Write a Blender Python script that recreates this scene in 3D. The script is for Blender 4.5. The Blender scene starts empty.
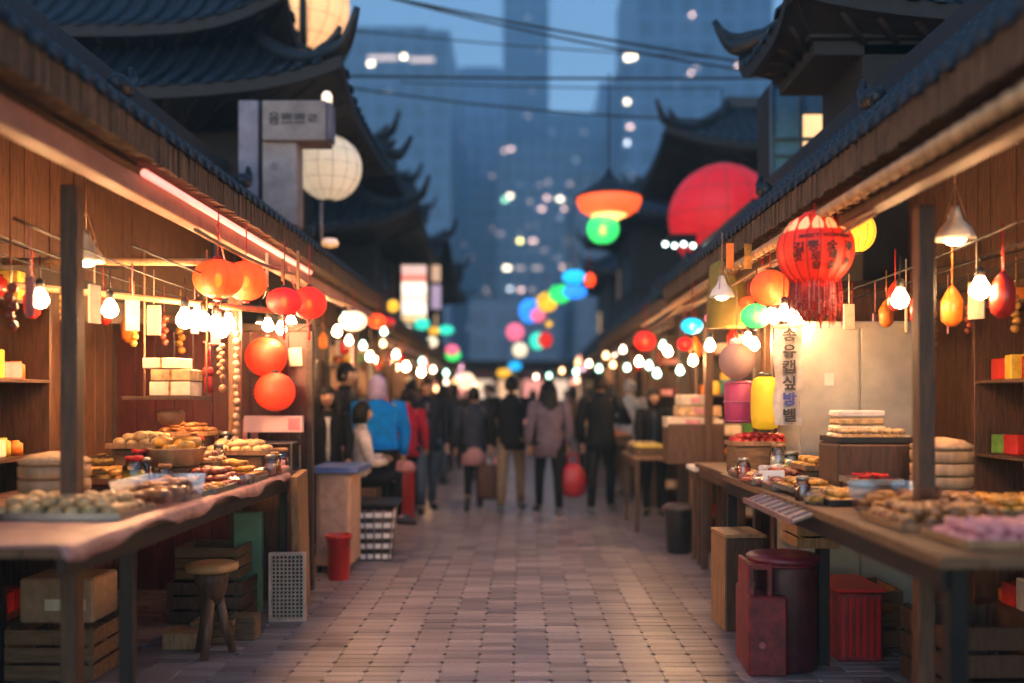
import bpy, bmesh, math, random
from mathutils import Vector, Matrix, Euler
random.seed(7)
PI=math.pi
S=bpy.context.scene
COL=S.collection
# ---------------------------------------------------------------- camera frame
F=900.0; VX,VY=520.0,398.0; EYE=1.5
def at(px,py,Y): return Vector(((px-VX)*Y/F, Y, EYE-(py-VY)*Y/F))
def lin(c):
    return tuple((x/12.92 if x<=.04045 else ((x+.055)/1.055)**2.4) for x in [v/255 for v in c])
# ---------------------------------------------------------------- materials
MATS={}
def mat(name,col,rough=.6,metal=0,var=.25,scale=14,bump=.15,spec=.5,srgb=False,stretch=(1,1,1),coat=0,sub=0,trans=0,dirt=None):
    if name in MATS: return MATS[name]
    if srgb: col=lin(col)
    m=bpy.data.materials.new(name); m.use_nodes=True; nt=m.node_tree; N=nt.nodes; L=nt.links
    p=N['Principled BSDF']; p.inputs['Roughness'].default_value=rough; p.inputs['Metallic'].default_value=metal
    p.inputs['Specular IOR Level'].default_value=spec; p.inputs['Coat Weight'].default_value=coat
    if trans: p.inputs['Transmission Weight'].default_value=trans
    tc=N.new('ShaderNodeTexCoord'); mp=N.new('ShaderNodeMapping'); mp.inputs['Scale'].default_value=stretch
    L.new(tc.outputs['Object'],mp.inputs['Vector'])
    n=N.new('ShaderNodeTexNoise'); n.inputs['Scale'].default_value=scale; n.inputs['Detail'].default_value=5; n.inputs['Roughness'].default_value=.65
    L.new(mp.outputs[0],n.inputs['Vector'])
    r=N.new('ShaderNodeValToRGB'); r.color_ramp.elements[0].position=.3; r.color_ramp.elements[1].position=.72
    d=dirt or tuple(c*(1-var*1.3) for c in col)
    r.color_ramp.elements[0].color=(*d,1); r.color_ramp.elements[1].color=(*[min(1,c*(1+var*.6)) for c in col],1)
    L.new(n.outputs['Fac'],r.inputs['Fac'])
    oi=N.new('ShaderNodeObjectInfo'); hs=N.new('ShaderNodeHueSaturation'); mr=N.new('ShaderNodeMapRange')
    mr.inputs['To Min'].default_value=1-var*.5; mr.inputs['To Max'].default_value=1+var*.4
    L.new(oi.outputs['Random'],mr.inputs['Value']); L.new(mr.outputs[0],hs.inputs['Value'])
    L.new(r.outputs['Color'],hs.inputs['Color']); L.new(hs.outputs['Color'],p.inputs['Base Color'])
    if bump:
        b=N.new('ShaderNodeBump'); b.inputs['Strength'].default_value=bump; b.inputs['Distance'].default_value=.01
        L.new(n.outputs['Fac'],b.inputs['Height']); L.new(b.outputs['Normal'],p.inputs['Normal'])
    MATS[name]=m; return m
def em(name,col,st,body=(.8,.8,.8),sample=True):
    """a lamp that gives off light"""
    if name in MATS: return MATS[name]
    m=bpy.data.materials.new(name); m.use_nodes=True; nt=m.node_tree; p=nt.nodes['Principled BSDF']
    p.inputs['Base Color'].default_value=(*body,1); p.inputs['Roughness'].default_value=.4
    p.inputs['Emission Color'].default_value=(*col,1)
    n=nt.nodes.new('ShaderNodeTexNoise'); n.inputs['Scale'].default_value=6
    mr=nt.nodes.new('ShaderNodeMapRange'); mr.inputs['To Min'].default_value=st*.75; mr.inputs['To Max'].default_value=st*1.25
    tc=nt.nodes.new('ShaderNodeTexCoord'); nt.links.new(tc.outputs['Object'],n.inputs['Vector'])
    nt.links.new(n.outputs['Fac'],mr.inputs['Value']); nt.links.new(mr.outputs[0],p.inputs['Emission Strength'])
    if not sample: m.cycles.emission_sampling='NONE'
    MATS[name]=m; return m
def paper(name,col,st,clear=.16):
    """thin lantern paper: glows, and lets the bulb inside show through"""
    if name in MATS: return MATS[name]
    m=bpy.data.materials.new(name); m.use_nodes=True; nt=m.node_tree; N=nt.nodes; L=nt.links
    p=N['Principled BSDF']; out=N['Material Output']
    p.inputs['Base Color'].default_value=(*col,1); p.inputs['Roughness'].default_value=.55
    p.inputs['Emission Color'].default_value=(*col,1)
    tc=N.new('ShaderNodeTexCoord'); n=N.new('ShaderNodeTexNoise'); n.inputs['Scale'].default_value=9; n.inputs['Detail'].default_value=6
    L.new(tc.outputs['Object'],n.inputs['Vector'])
    mr=N.new('ShaderNodeMapRange'); st*=.36; mr.inputs['To Min'].default_value=st*.6; mr.inputs['To Max'].default_value=st*1.4
    L.new(n.outputs['Fac'],mr.inputs['Value']); L.new(mr.outputs[0],p.inputs['Emission Strength'])
    t=N.new('ShaderNodeBsdfTransparent'); t.inputs['Color'].default_value=(*[min(1,c*1.05+.12) for c in col],1)
    mx=N.new('ShaderNodeMixShader'); mx.inputs['Fac'].default_value=clear
    L.new(p.outputs[0],mx.inputs[1]); L.new(t.outputs[0],mx.inputs[2]); L.new(mx.outputs[0],out.inputs['Surface'])
    MATS[name]=m; return m
def clearmat(name,col,rough=.05,alpha=.35):
    if name in MATS: return MATS[name]
    m=bpy.data.materials.new(name); m.use_nodes=True; nt=m.node_tree; N=nt.nodes; L=nt.links
    out=N['Material Output']; N.remove(N['Principled BSDF'])
    g=N.new('ShaderNodeBsdfGlossy'); g.inputs['Roughness'].default_value=rough
    t=N.new('ShaderNodeBsdfTransparent'); t.inputs['Color'].default_value=(*col,1)
    fr=N.new('ShaderNodeFresnel'); fr.inputs['IOR'].default_value=1.5
    ad=N.new('ShaderNodeMath'); ad.operation='ADD'; ad.inputs[1].default_value=alpha*.3; ad.use_clamp=True
    nz=N.new('ShaderNodeTexNoise'); nz.inputs['Scale'].default_value=20
    bp=N.new('ShaderNodeBump'); bp.inputs['Strength'].default_value=.15; bp.inputs['Distance'].default_value=.01
    L.new(nz.outputs['Fac'],bp.inputs['Height']); L.new(bp.outputs[0],g.inputs['Normal'])
    L.new(fr.outputs[0],ad.inputs[0])
    mx=N.new('ShaderNodeMixShader'); L.new(ad.outputs[0],mx.inputs['Fac']); L.new(t.outputs[0],mx.inputs[1]); L.new(g.outputs[0],mx.inputs[2])
    L.new(mx.outputs[0],out.inputs['Surface']); MATS[name]=m; return m
def brickmat():
    m=bpy.data.materials.new('paver_stone'); m.use_nodes=True; nt=m.node_tree; N=nt.nodes; L=nt.links
    p=N['Principled BSDF']; g=N.new('ShaderNodeNewGeometry')
    r=N.new('ShaderNodeValToRGB'); e=r.color_ramp.elements
    e[0].position=0; e[0].color=(.15,.123,.125,1); e[1].position=1; e[1].color=(.35,.295,.305,1)
    e2=r.color_ramp.elements.new(.5); e2.color=(.25,.208,.213,1)
    L.new(g.outputs['Random Per Island'],r.inputs['Fac'])
    tc=N.new('ShaderNodeTexCoord')
    n=N.new('ShaderNodeTexNoise'); n.inputs['Scale'].default_value=1.3; n.inputs['Detail'].default_value=5; n.inputs['Roughness'].default_value=.55
    n2=N.new('ShaderNodeTexNoise'); n2.inputs['Scale'].default_value=45; n2.inputs['Detail'].default_value=5
    L.new(tc.outputs['Object'],n.inputs['Vector']); L.new(tc.outputs['Object'],n2.inputs['Vector'])
    mx=N.new('ShaderNodeMix'); mx.data_type='RGBA'; mx.blend_type='MULTIPLY'; mx.inputs['Factor'].default_value=.75
    mr=N.new('ShaderNodeMapRange'); mr.inputs['From Min'].default_value=.25; mr.inputs['From Max'].default_value=.65; mr.inputs['To Min'].default_value=.78; mr.inputs['To Max'].default_value=1.15
    L.new(n.outputs['Fac'],mr.inputs['Value']); L.new(r.outputs['Color'],mx.inputs['A']); L.new(mr.outputs[0],mx.inputs['B'])
    mx2=N.new('ShaderNodeMix'); mx2.data_type='RGBA'; mx2.blend_type='MULTIPLY'; mx2.inputs['Factor'].default_value=.5
    L.new(mx.outputs['Result'],mx2.inputs['A']); L.new(n2.outputs['Fac'],mx2.inputs['B']); L.new(mx2.outputs['Result'],p.inputs['Base Color'])
    rr=N.new('ShaderNodeMapRange'); rr.inputs['From Min'].default_value=.35; rr.inputs['From Max'].default_value=.65; rr.inputs['To Min'].default_value=.29; rr.inputs['To Max'].default_value=.40
    L.new(n.outputs['Fac'],rr.inputs['Value']); L.new(rr.outputs[0],p.inputs['Roughness'])
    b=N.new('ShaderNodeBump'); b.inputs['Strength'].default_value=.35; b.inputs['Distance'].default_value=.006
    L.new(n2.outputs['Fac'],b.inputs['Height']); L.new(b.outputs['Normal'],p.inputs['Normal'])
    return m
def facademat(name,col,sx,sz):
    """office facade: faint grid of unlit glass bands"""
    m=bpy.data.materials.new(name); m.use_nodes=True; nt=m.node_tree; N=nt.nodes; L=nt.links
    p=N['Principled BSDF']; tc=N.new('ShaderNodeTexCoord'); mp=N.new('ShaderNodeMapping')
    mp.inputs['Rotation'].default_value=(PI/2,0,0); mp.inputs['Scale'].default_value=(1,1,1)
    L.new(tc.outputs['Object'],mp.inputs['Vector'])
    b=N.new('ShaderNodeTexBrick'); b.offset=0; b.inputs['Scale'].default_value=1; b.inputs['Brick Width'].default_value=sx; b.inputs['Row Height'].default_value=sz
    b.inputs['Mortar Size'].default_value=sz*.16; b.inputs['Color1'].default_value=(col[0]*.55,col[1]*1.15,col[2]*1.75,1); b.inputs['Color2'].default_value=(col[0]*.75,col[1]*1.5,col[2]*2.2,1)
    b.inputs['Mortar'].default_value=(col[0]*1.25,col[1]*2.1,col[2]*3.0,1); L.new(mp.outputs[0],b.inputs['Vector']); L.new(b.outputs['Color'],p.inputs['Base Color'])  # blue sky reflection and haze lightening put into the facade colours
    p.inputs['Roughness'].default_value=.3; return m

WOOD=mat('dark_wood',(.04,.02,.012),.6,stretch=(1,1,8),var=.5,scale=9)
WOODM=mat('brown_wood',(.10,.045,.022),.55,stretch=(8,8,1),var=.5,scale=6)
WOODL=mat('pale_wood',(.30,.16,.07),.55,stretch=(8,8,1),var=.4,scale=6)
CRATE=mat('crate_wood',(.17,.09,.04),.7,stretch=(1,8,8),var=.5,scale=6)
REDW=mat('dark_red_wood',(.075,.010,.008),.5,stretch=(8,8,1),var=.5,scale=5)
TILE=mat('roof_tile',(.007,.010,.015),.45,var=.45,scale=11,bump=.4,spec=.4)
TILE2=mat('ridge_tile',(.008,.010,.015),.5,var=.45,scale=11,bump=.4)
REED=mat('reed_mat',(.13,.075,.04),.8,var=.5,scale=60,stretch=(1,1,.2),bump=.5)
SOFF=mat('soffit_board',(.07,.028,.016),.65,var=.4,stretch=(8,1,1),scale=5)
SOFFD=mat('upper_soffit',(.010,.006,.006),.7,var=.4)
BEAM=mat('painted_beam',(.40,.17,.12),.5,var=.25,scale=8)
PLAST=mat('grimy_plaster',(.10,.06,.045),.8,var=.4,scale=3)
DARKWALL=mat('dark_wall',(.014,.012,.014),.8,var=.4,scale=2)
METB=mat('black_metal',(.018,.017,.018),.4,metal=.6)
METG=mat('grey_metal',(.35,.34,.33),.35,metal=.9)
BLACK=mat('black_plastic',(.012,.012,.014),.35)
REDP=mat('red_plastic',(.42,.012,.012),.32,var=.2,scale=5)
MAROON=mat('maroon_paint',(.17,.010,.014),.5,var=.55,scale=12,bump=.3)
LIDP=mat('purple_red_lid',(.17,.014,.035),.42,var=.5,scale=12)
GREENP=mat('green_paint',(.13,.26,.15),.6,var=.35,scale=5)
BLUET=mat('blue_laminate',(.10,.17,.42),.3,var=.15)
PALEBOX=mat('peach_panel',(.52,.32,.22),.6,var=.2,scale=4)
WHITE=mat('white_paint',(.75,.73,.70),.5,var=.12,scale=5)
LILAC=mat('lilac_plaster',(.24,.20,.25),.6,var=.4,scale=4)
PINKP=mat('pinkish_plaster',(.34,.25,.23),.6,var=.35,scale=4)
INK=mat('ink',(.02,.02,.022),.6,var=.1)
INKB=mat('blue_ink',(.04,.06,.35),.6,var=.1)
CLOTH=mat('pink_cloth',(.50,.26,.23),.55,var=.45,scale=8,bump=.4)
CLOTHW=mat('white_cloth',(.72,.66,.62),.8,var=.2,scale=8,bump=.4)
GLASS=clearmat('clear_glass',(.86,.9,.88))
PLASTIC=clearmat('clear_plastic',(.93,.9,.88),.15,.8)
WIRE=mat('cable_rubber',(.012,.012,.014),.6,var=.1)
ROPE=mat('tan_rope',(.42,.24,.13),.8,var=.4,scale=60)
BAMBOO=mat('bamboo',(.50,.31,.16),.5,var=.35,scale=14,stretch=(1,1,.2))
REDC=mat('red_cord',(.45,.02,.02),.6,var=.3,scale=60)
CARD=mat('cardboard',(.36,.22,.13),.8,var=.25)
BREAD=mat('baked_crust',(.46,.18,.05),.38,var=.75,scale=16,bump=.5,coat=.25)
BREADL=mat('pale_dough',(.66,.42,.19),.5,var=.5,scale=16,bump=.4)
BREADY=mat('golden_bun',(.70,.34,.05),.38,var=.65,scale=16,bump=.4,coat=.25)
REDF=mat('red_fruit',(.55,.03,.02),.25,var=.35,scale=5,coat=.3)
ORNF=mat('orange_fruit',(.75,.20,.02),.4,var=.25,scale=30)
GRNF=mat('green_vegetable',(.12,.30,.05),.5,var=.5,scale=9)
YELF=mat('yellow_fruit',(.75,.52,.05),.4,var=.3)
MEAT=mat('glazed_meat',(.35,.07,.03),.3,var=.6,scale=14,coat=.3)
PINKF=mat('pink_sweet',(.72,.28,.30),.5,var=.3)
WARMCREAM=mat('cream_paper',(.75,.62,.45),.7,var=.2)
# ---------------------------------------------------------------- mesh builder
class B:
    def __init__(s): s.v=[]; s.f=[]; s.sm=[]
    def add(s,vs,fs,smooth=False,M=None):
        o=len(s.v)
        s.v+= [(M@Vector(v))[:] if M else tuple(v) for v in vs]
        s.f+= [tuple(i+o for i in f) for f in fs]; s.sm+=[smooth]*len(fs); return s
    def box(s,c,d,rz=0,rx=0,ry=0,bev=.0):
        x,y,z=d[0]/2,d[1]/2,d[2]/2
        M=Matrix.Translation(c)@Euler((rx,ry,rz)).to_matrix().to_4x4()
        b=min(bev if bev else min(x,y,z)*.12,.012)
        vs=[];
        for sx in(-1,1):
            for sy in(-1,1):
                for sz in(-1,1):
                    vs+=[(sx*x,sy*(y-b),sz*(z-b)),(sx*(x-b),sy*y,sz*(z-b)),(sx*(x-b),sy*(y-b),sz*z)]
        I=lambda sx,sy,sz,k:((sx>0)*4+(sy>0)*2+(sz>0))*3+k
        fs=[]
        for a in(-1,1):
            q=[(-1,-1),(1,-1),(1,1),(-1,1)]
            fx=[I(a,u,w,0) for u,w in q]; fy=[I(u,a,w,1) for u,w in q]; fz=[I(u,w,a,2) for u,w in q]
            fs+= [fx if a>0 else fx[::-1], fy[::-1] if a>0 else fy, fz if a>0 else fz[::-1]]
        for a in(-1,1):
            for c2 in(-1,1):
                fs+=[(I(a,c2,-1,0),I(a,c2,1,0),I(a,c2,1,1),I(a,c2,-1,1)),
                     (I(a,-1,c2,0),I(a,1,c2,0),I(a,1,c2,2),I(a,-1,c2,2)),
                     (I(-1,a,c2,1),I(1,a,c2,1),I(1,a,c2,2),I(-1,a,c2,2))]
        for sx in(-1,1):
            for sy in(-1,1):
                for sz in(-1,1): fs.append((I(sx,sy,sz,0),I(sx,sy,sz,1),I(sx,sy,sz,2)))
        return s.add(vs,fs,False,M)
    def tube(s,pts,r,seg=8,cap=True):
        pts=[Vector(p) for p in pts]; n=len(pts); R=r if isinstance(r,(list,tuple)) else [r]*n
        vs=[];fs=[]; prev=None
        for i,p in enumerate(pts):
            d=(pts[min(i+1,n-1)]-pts[max(i-1,0)]); d=d.normalized() if d.length>1e-9 else Vector((0,0,1))
            if prev is None:
                u=d.cross(Vector((0,0,1)) if abs(d.z)<.9 else Vector((1,0,0))).normalized()
            else:
                u=(prev-d*prev.dot(d)); u=u.normalized() if u.length>1e-6 else d.orthogonal().normalized()
            prev=u; w=d.cross(u)
            for k in range(seg):
                a=2*PI*k/seg; vs.append(p+(u*math.cos(a)+w*math.sin(a))*R[i])
        for i in range(n-1):
            for k in range(seg):
                a=i*seg+k; b=i*seg+(k+1)%seg; fs.append((a,b,b+seg,a+seg))
        s.add(vs,fs,True)
        if cap:
            o=len(s.v)-len(vs)
            s.f+= [tuple(o+k for k in range(seg))[::-1],tuple(o+(n-1)*seg+k for k in range(seg))]; s.sm+=[False,False]
        return s
    def lathe(s,prof,c=(0,0,0),seg=20,M=None,wave=0,nw=0,sx=1,sy=1):
        vs=[];fs=[];n=len(prof)
        for r,z in prof:
            for k in range(seg):
                a=2*PI*k/seg; rr=r*(1+wave*math.cos(nw*a)); vs.append((c[0]+rr*math.cos(a)*sx,c[1]+rr*math.sin(a)*sy,c[2]+z))
        for i in range(n-1):
            for k in range(seg):
                a=i*seg+k;b=i*seg+(k+1)%seg; fs.append((a,b,b+seg,a+seg))
        fs.append(tuple(range(seg))[::-1]); fs.append(tuple((n-1)*seg+k for k in range(seg)))
        return s.add(vs,fs,True,M)
    def ball(s,c,r,sx=1,sy=1,sz=1,seg=16,rings=9,jit=0,wave=0,nw=0):
        prof=[]
        for i in range(rings+1):
            t=-PI/2+PI*i/rings; t=max(min(t,PI/2-.03),-PI/2+.03); prof.append((r*math.cos(t),r*sz*math.sin(t)))
        o=len(s.v); s.lathe(prof,c,seg,None,wave,nw,sx,sy)
        if jit:
            for i in range(o,len(s.v)):
                v=s.v[i]; q=1+random.uniform(-jit,jit); s.v[i]=(c[0]+(v[0]-c[0])*q,c[1]+(v[1]-c[1])*q,c[2]+(v[2]-c[2])*q)
        return s
    def rings(s,rs,seg=16,yaw=0):
        """loft of horizontal ellipses (centre, rx, ry)"""
        vs=[];fs=[];n=len(rs)
        for c,rx,ry in rs:
            for k in range(seg):
                a=2*PI*k/seg; x=rx*math.cos(a); y=ry*math.sin(a)
                vs.append((c[0]+x,c[1]+y,c[2]))
        for i in range(n-1):
            for k in range(seg):
                a=i*seg+k;b=i*seg+(k+1)%seg; fs.append((a,b,b+seg,a+seg))
        fs.append(tuple(range(seg))[::-1]); fs.append(tuple((n-1)*seg+k for k in range(seg)))
        return s.add(vs,fs,True)
    def prism(s,poly,axis,a,b):
        """polygon (list of 2-tuples) extruded along x/y/z from a to b"""
        n=len(poly)
        def P(u,w,t): return {'x':(t,u,w),'y':(u,t,w),'z':(u,w,t)}[axis]
        vs=[P(u,w,a) for u,w in poly]+[P(u,w,b) for u,w in poly]
        fs=[tuple(range(n)),tuple(range(n,2*n))[::-1]]+[(i,i+n,(i+1)%n+n,(i+1)%n) for i in range(n)]
        return s.add(vs,fs)
    def mesh(s,name,m):
        me=bpy.data.meshes.new(name); me.from_pydata(s.v,[],s.f); me.polygons.foreach_set('use_smooth',s.sm)
        bm=bmesh.new(); bm.from_mesh(me); bmesh.ops.recalc_face_normals(bm,faces=bm.faces); bm.to_mesh(me); bm.free()
        me.materials.append(m); me.update(); return me
    def build(s,name,m,parent=None,loc=None,rz=0):
        o=bpy.data.objects.new(name,s.mesh(name,m)); COL.objects.link(o)
        if parent: o.parent=parent
        if loc is not None: o.location=loc
        if rz: o.rotation_euler=(0,0,rz)
        return o
def tag(o,label,cat,group=None,kind=None):
    o['label']=label; o['category']=cat
    if group:o['group']=group
    if kind:o['kind']=kind
    return o
def thing(name,label,cat,loc=(0,0,0),rz=0,group=None):
    o=bpy.data.objects.new(name,None); COL.objects.link(o); o.empty_display_size=.1
    o.location=loc; o.rotation_euler=(0,0,rz); return tag(o,label,cat,group)
def struct(o): o['kind']='structure'; return o
def dup(o,loc=None,rz=None,sc=None,label=None,group=None,parent=None,rot=None):
    c=o.copy(); COL.objects.link(c)
    if parent is not None: c.parent=parent
    if loc is not None: c.location=loc
    if rz is not None: c.rotation_euler=(0,0,rz)
    if rot is not None: c.rotation_euler=rot
    if sc is not None: c.scale=sc if hasattr(sc,'__len__') else (sc,)*3
    if label:c['label']=label
    if group:c['group']=group
    for ch in list(o.children): dup(ch,parent=c)
    return c
def textmesh(name,body,size,m,parent=None,loc=(0,0,0),rot=(PI/2,0,0),wrap=None,depth=.002,align='CENTER',xs=1,bold=0):
    cu=bpy.data.curves.new('tmp','FONT'); cu.body=body; cu.size=size; cu.align_x=align; cu.align_y='CENTER'; cu.extrude=depth; cu.resolution_u=2; cu.offset=bold; cu.space_line=.9
    o=bpy.data.objects.new('tmp',cu); COL.objects.link(o)
    dg=bpy.context.evaluated_depsgraph_get(); me=bpy.data.meshes.new_from_object(o.evaluated_get(dg))
    bpy.data.objects.remove(o); me.materials.clear(); me.materials.append(m); me.name=name
    for v in me.vertices: v.co.x*=xs
    if wrap:
        for v in me.vertices: v.co=wrap(v.co.x,v.co.y,v.co.z)
    t=bpy.data.objects.new(name,me); COL.objects.link(t)
    if parent: t.parent=parent
    t.location=loc
    if not wrap: t.rotation_euler=rot
    return t
# ---------------------------------------------------------------- ground
BR=brickmat()
b=B(); W,D=.203,.0825
gaps={}
for _ in range(34):
    gaps[(random.randrange(18,110),random.randrange(2,30))]=random.randrange(2,7)
gap=set()
for (r,c0),n in gaps.items():
    for k in range(n): gap.add((r,c0+k))
x0=-.034-17*W
for r in range(0,250):
    y=2.3+r*D
    for c in range(0,35):
        x=x0+c*W
        j=lambda a: random.uniform(-a,a)
        g=-.0006; gy0=.008 if (r,c) in gap else .0006+random.random()*.0016
        ch=.014+random.random()*.006; ch2=.020
        z=j(.0011); tz=j(.0010); th=.012
        X0,X1=x+g+.0012+j(.0008),x+W-g-.0012+j(.0008); Y0,Y1=y+gy0,y+D-.001
        if r%2==0: poly=[(X0+ch,Y0),(X1-ch,Y0),(X1,Y0+ch2),(X1,Y1),(X0,Y1),(X0,Y0+ch2)]
        else: poly=[(X0,Y0),(X1,Y0),(X1,Y1-ch2),(X1-ch,Y1),(X0+ch,Y1),(X0,Y1-ch2)]
        n=len(poly); cx,cy=(X0+X1)/2,(Y0+Y1)/2; e=.0018
        top=[(cx+(px-cx)*(1-e/(W/2)),cy+(py-cy)*(1-e/(D/2)),z+tz*(py-cy)/D*2) for px,py in poly]
        mid=[(px,py,z-.0022) for px,py in poly]; bot=[(px,py,-.02) for px,py in poly]
        fs=[tuple(range(n))]+[(i,(i+1)%n,(i+1)%n+n,i+n) for i in range(n)]+[(i+n,(i+1)%n+n,(i+1)%n+2*n,i+2*n) for i in range(n)]
        b.add(top+mid+bot,fs)
struct(b.build('pavement',BR))
SOIL=mat('joint_soil',(.02,.015,.014),.9,var=.3,scale=30)
b=B().add([(-300,-6,-.016),(300,-6,-.016),(300,320,-.016),(-300,320,-.016)],[(0,1,2,3)])
struct(b.build('ground',mat('city_asphalt',(.05,.05,.052),.8,scale=1)))
b=B().add([(-5,1,-.012),(5,1,-.012),(5,23,-.012),(-5,23,-.012)],[(0,1,2,3)]); struct(b.build('pavement_bed',SOIL))
b=B().add([(-5,22.92,-.001),(5,22.92,-.001),(5,90,-.001),(-5,90,-.001)],[(0,1,2,3)]); struct(b.build('street',mat('far_paving',(.20,.14,.135),.5,var=.4,scale=2)))
for sx in(-1,1):
    b=B().add([(sx*3.5,1,-.002),(sx*5,1,-.002),(sx*5,22.9,-.002),(sx*3.5,22.9,-.002)],[(0,1,2,3)]); struct(b.build('floor',mat('stall_floor',(.12,.09,.08),.6,scale=2)))

# ---------------------------------------------------------------- tiled hip roofs
def hip_roof(parent,hx,hy,ze,rise,run,up,pitch=.22,horn=.34,soff=.8,rr=.05):
    """curved tiled hip roof centred on parent: eaves at half sizes hx, hy"""
    def zf(s,t): return ze+rise*(.5*t+.5*t*t)+up*(abs(s)**4)*(1-t)**2
    tl=B(); fas=B(); sof=B()
    for side in range(4):
        H=hx if side%2==0 else hy; O=hy if side%2==0 else hx
        def P(x,d,dz=0):
            h=max(H-d,1e-3); s=max(-1,min(1,x/h)); z=zf(s,d/run)+dz; o=O-d
            return [(x,-o,z),(o,x,z),(-x,o,z),(-o,-x,z)][side]
        nx=24; nt=6; vs=[];fs=[]
        for i in range(nt+1):
            d=run*i/nt; h=H-d
            for k in range(nx+1): vs.append(P(-h+2*h*k/nx,d))
        for i in range(nt):
            for k in range(nx):
                a=i*(nx+1)+k; fs.append((a,a+1,a+nx+2,a+nx+1))
        tl.add(vs,fs,True)
        n=int(2*H/pitch); 
        for q in range(n+1):
            x=-H+(2*H-n*pitch)/2+q*pitch
            de=min(run,H-abs(x))
            if de<.1: continue
            m=max(2,int(7*de/run)+1); vs=[];fs=[]
            for i in range(m+1):
                d=-.03+(de+.03)*i/m
                for k in range(5):
                    a=PI*k/4; dx=rr*math.cos(a); dz=rr*1.1*math.sin(a)
                    # small steps between one tile and the next
                    vs.append(P(x+dx,max(d,-.03),dz+.012*(i%2)))
            for i in range(m):
                for k in range(4):
                    a=i*5+k; fs.append((a,a+1,a+6,a+5))
            fs.append((0,1,2,3,4)); tl.add(vs,fs,True)
        vs=[];fs=[]
        for k in range(nx+1):
            x=-H+2*H*k/nx; vs+=[P(x,0,-.005),P(x,.0,-.13),P(x,.07,-.16)]
        for k in range(nx):
            for w in range(2):
                a=k*3+w; fs.append((a,a+3,a+4,a+1))
        fas.add(vs,fs)
        vs=[];fs=[]
        for k in range(nx+1):
            x=-H+2*H*k/nx; p0=P(x,.07,-.16); xi=x*(H-soff)/H; p1=P(xi,soff,0); vs+=[p0,(p1[0],p1[1],ze-.14)]
        for k in range(nx): a=k*2; fs.append((a,a+2,a+3,a+1))
        sof.add(vs,fs)
        for q in range(int(2*H/.3)):
            x=-H+.15+q*.3
            if abs(x)>H-.25: continue
            p0=Vector(P(x,.09,-.16)); p1=Vector(P(x*(H-soff)/H,soff,0)); p1.z=ze-.16
            sof.tube([p0,p1],.03,5)
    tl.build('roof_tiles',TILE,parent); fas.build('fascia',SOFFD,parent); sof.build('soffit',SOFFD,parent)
    # hips with upturned horns, and the top ridge
    for sx in(-1,1):
        for sy in(-1,1):
            pts=[];rs=[]
            for i in range(9):
                t=1-i/8; d=run*t; pts.append((sx*(hx-d),sy*(hy-d),zf(1,t)+.07)); rs.append(.085)
            for i in range(1,6):
                e=i/5*horn; pts.append((sx*(hx+e*.55),sy*(hy+e*.55),zf(1,0)+.07+horn*.95*(i/5)**1.7)); rs.append(.085*(1-.62*i/5))
            hb=B().tube(pts,rs,8)
            # a second shorter horn above it
            p=Vector(pts[6]); hb.tube([p+Vector((0,0,.04)),p+Vector((sx*.16,sy*.16,.06)),p+Vector((sx*.25,sy*.25,.12)),p+Vector((sx*.29,sy*.29,.20))],[.06,.06,.05,.025],6)
            hb.build('horned_ridge',TILE2,parent)
    rx,ry=hx-run,hy-run; zt=ze+rise
    rb=B()
    for sy in(-1,1): rb.box((0,sy*ry,zt+.06),(2*rx+.2,.16,.22))
    for sx in(-1,1): rb.box((sx*rx,0,zt+.06),(.16,2*ry+.2,.22))
    rb.build('top_ridge',TILE2,parent)
def window(parent,c,w,h,axis='y',pane=None,nx=2,nz=3,mt=None):
    """frame with mullions on a wall face; axis = the wall normal"""
    f=B()
    def bx(u,z,du,dz,t=.05): f.box((c[0]+u,c[1],c[2]+z) if axis=='y' else (c[0],c[1]+u,c[2]+z),(du,t,dz) if axis=='y' else (t,du,dz))
    bx(-w/2,0,.05,h+.05);bx(w/2,0,.05,h+.05);bx(0,h/2,w-.05,.05);bx(0,-h/2,w-.05,.05)
    for i in range(1,nx): bx(-w/2+w*i/nx,0,.025,h-.06,.03)
    for i in range(1,nz): bx(0,-h/2+h*i/nz,w-.06,.022,.024)
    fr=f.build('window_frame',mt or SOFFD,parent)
    g=B().box(c,(w,.012,h) if axis=='y' else (.012,w,h)); g.build('pane',pane or MATS['dark_pane'],fr)
mat('dark_pane',(.02,.03,.045),.12,var=.1,spec=.8)
em('warm_pane',(1,.62,.28),.4,(.1,.1,.1)); em('dim_pane',(1,.55,.25),.05,(.05,.05,.05))
SKYP=mat('sky_pane',(.13,.32,.48),.25,var=.15)  # reflected sky put into the pane's base colour
def pagoda(label,cx,cy,hx,hy,tiers,wallm=None,base=0.,wins=(),group=None,over=.8,side=1):
    """tiers: list of (ze, inset, rise, run, up)"""
    o=thing('tiled_roof_house',label,'house',(cx,cy,0),0,group)
    z0=base
    for i,(ze,ins,rise,run,up) in enumerate(tiers):
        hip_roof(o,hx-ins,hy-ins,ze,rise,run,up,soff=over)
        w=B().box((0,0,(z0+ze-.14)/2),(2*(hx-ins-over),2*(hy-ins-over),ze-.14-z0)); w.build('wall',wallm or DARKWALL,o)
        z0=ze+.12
    wx,wy=hx-over,hy-over
    for (face,u,z,w,h,pm) in wins:
        if face=='f': window(o,(u,-wy-.02,z),w,h,'y',MATS[pm])
        else: window(o,(side*(wx+.02),u,z),w,h,'x',MATS[pm])
    return o
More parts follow.
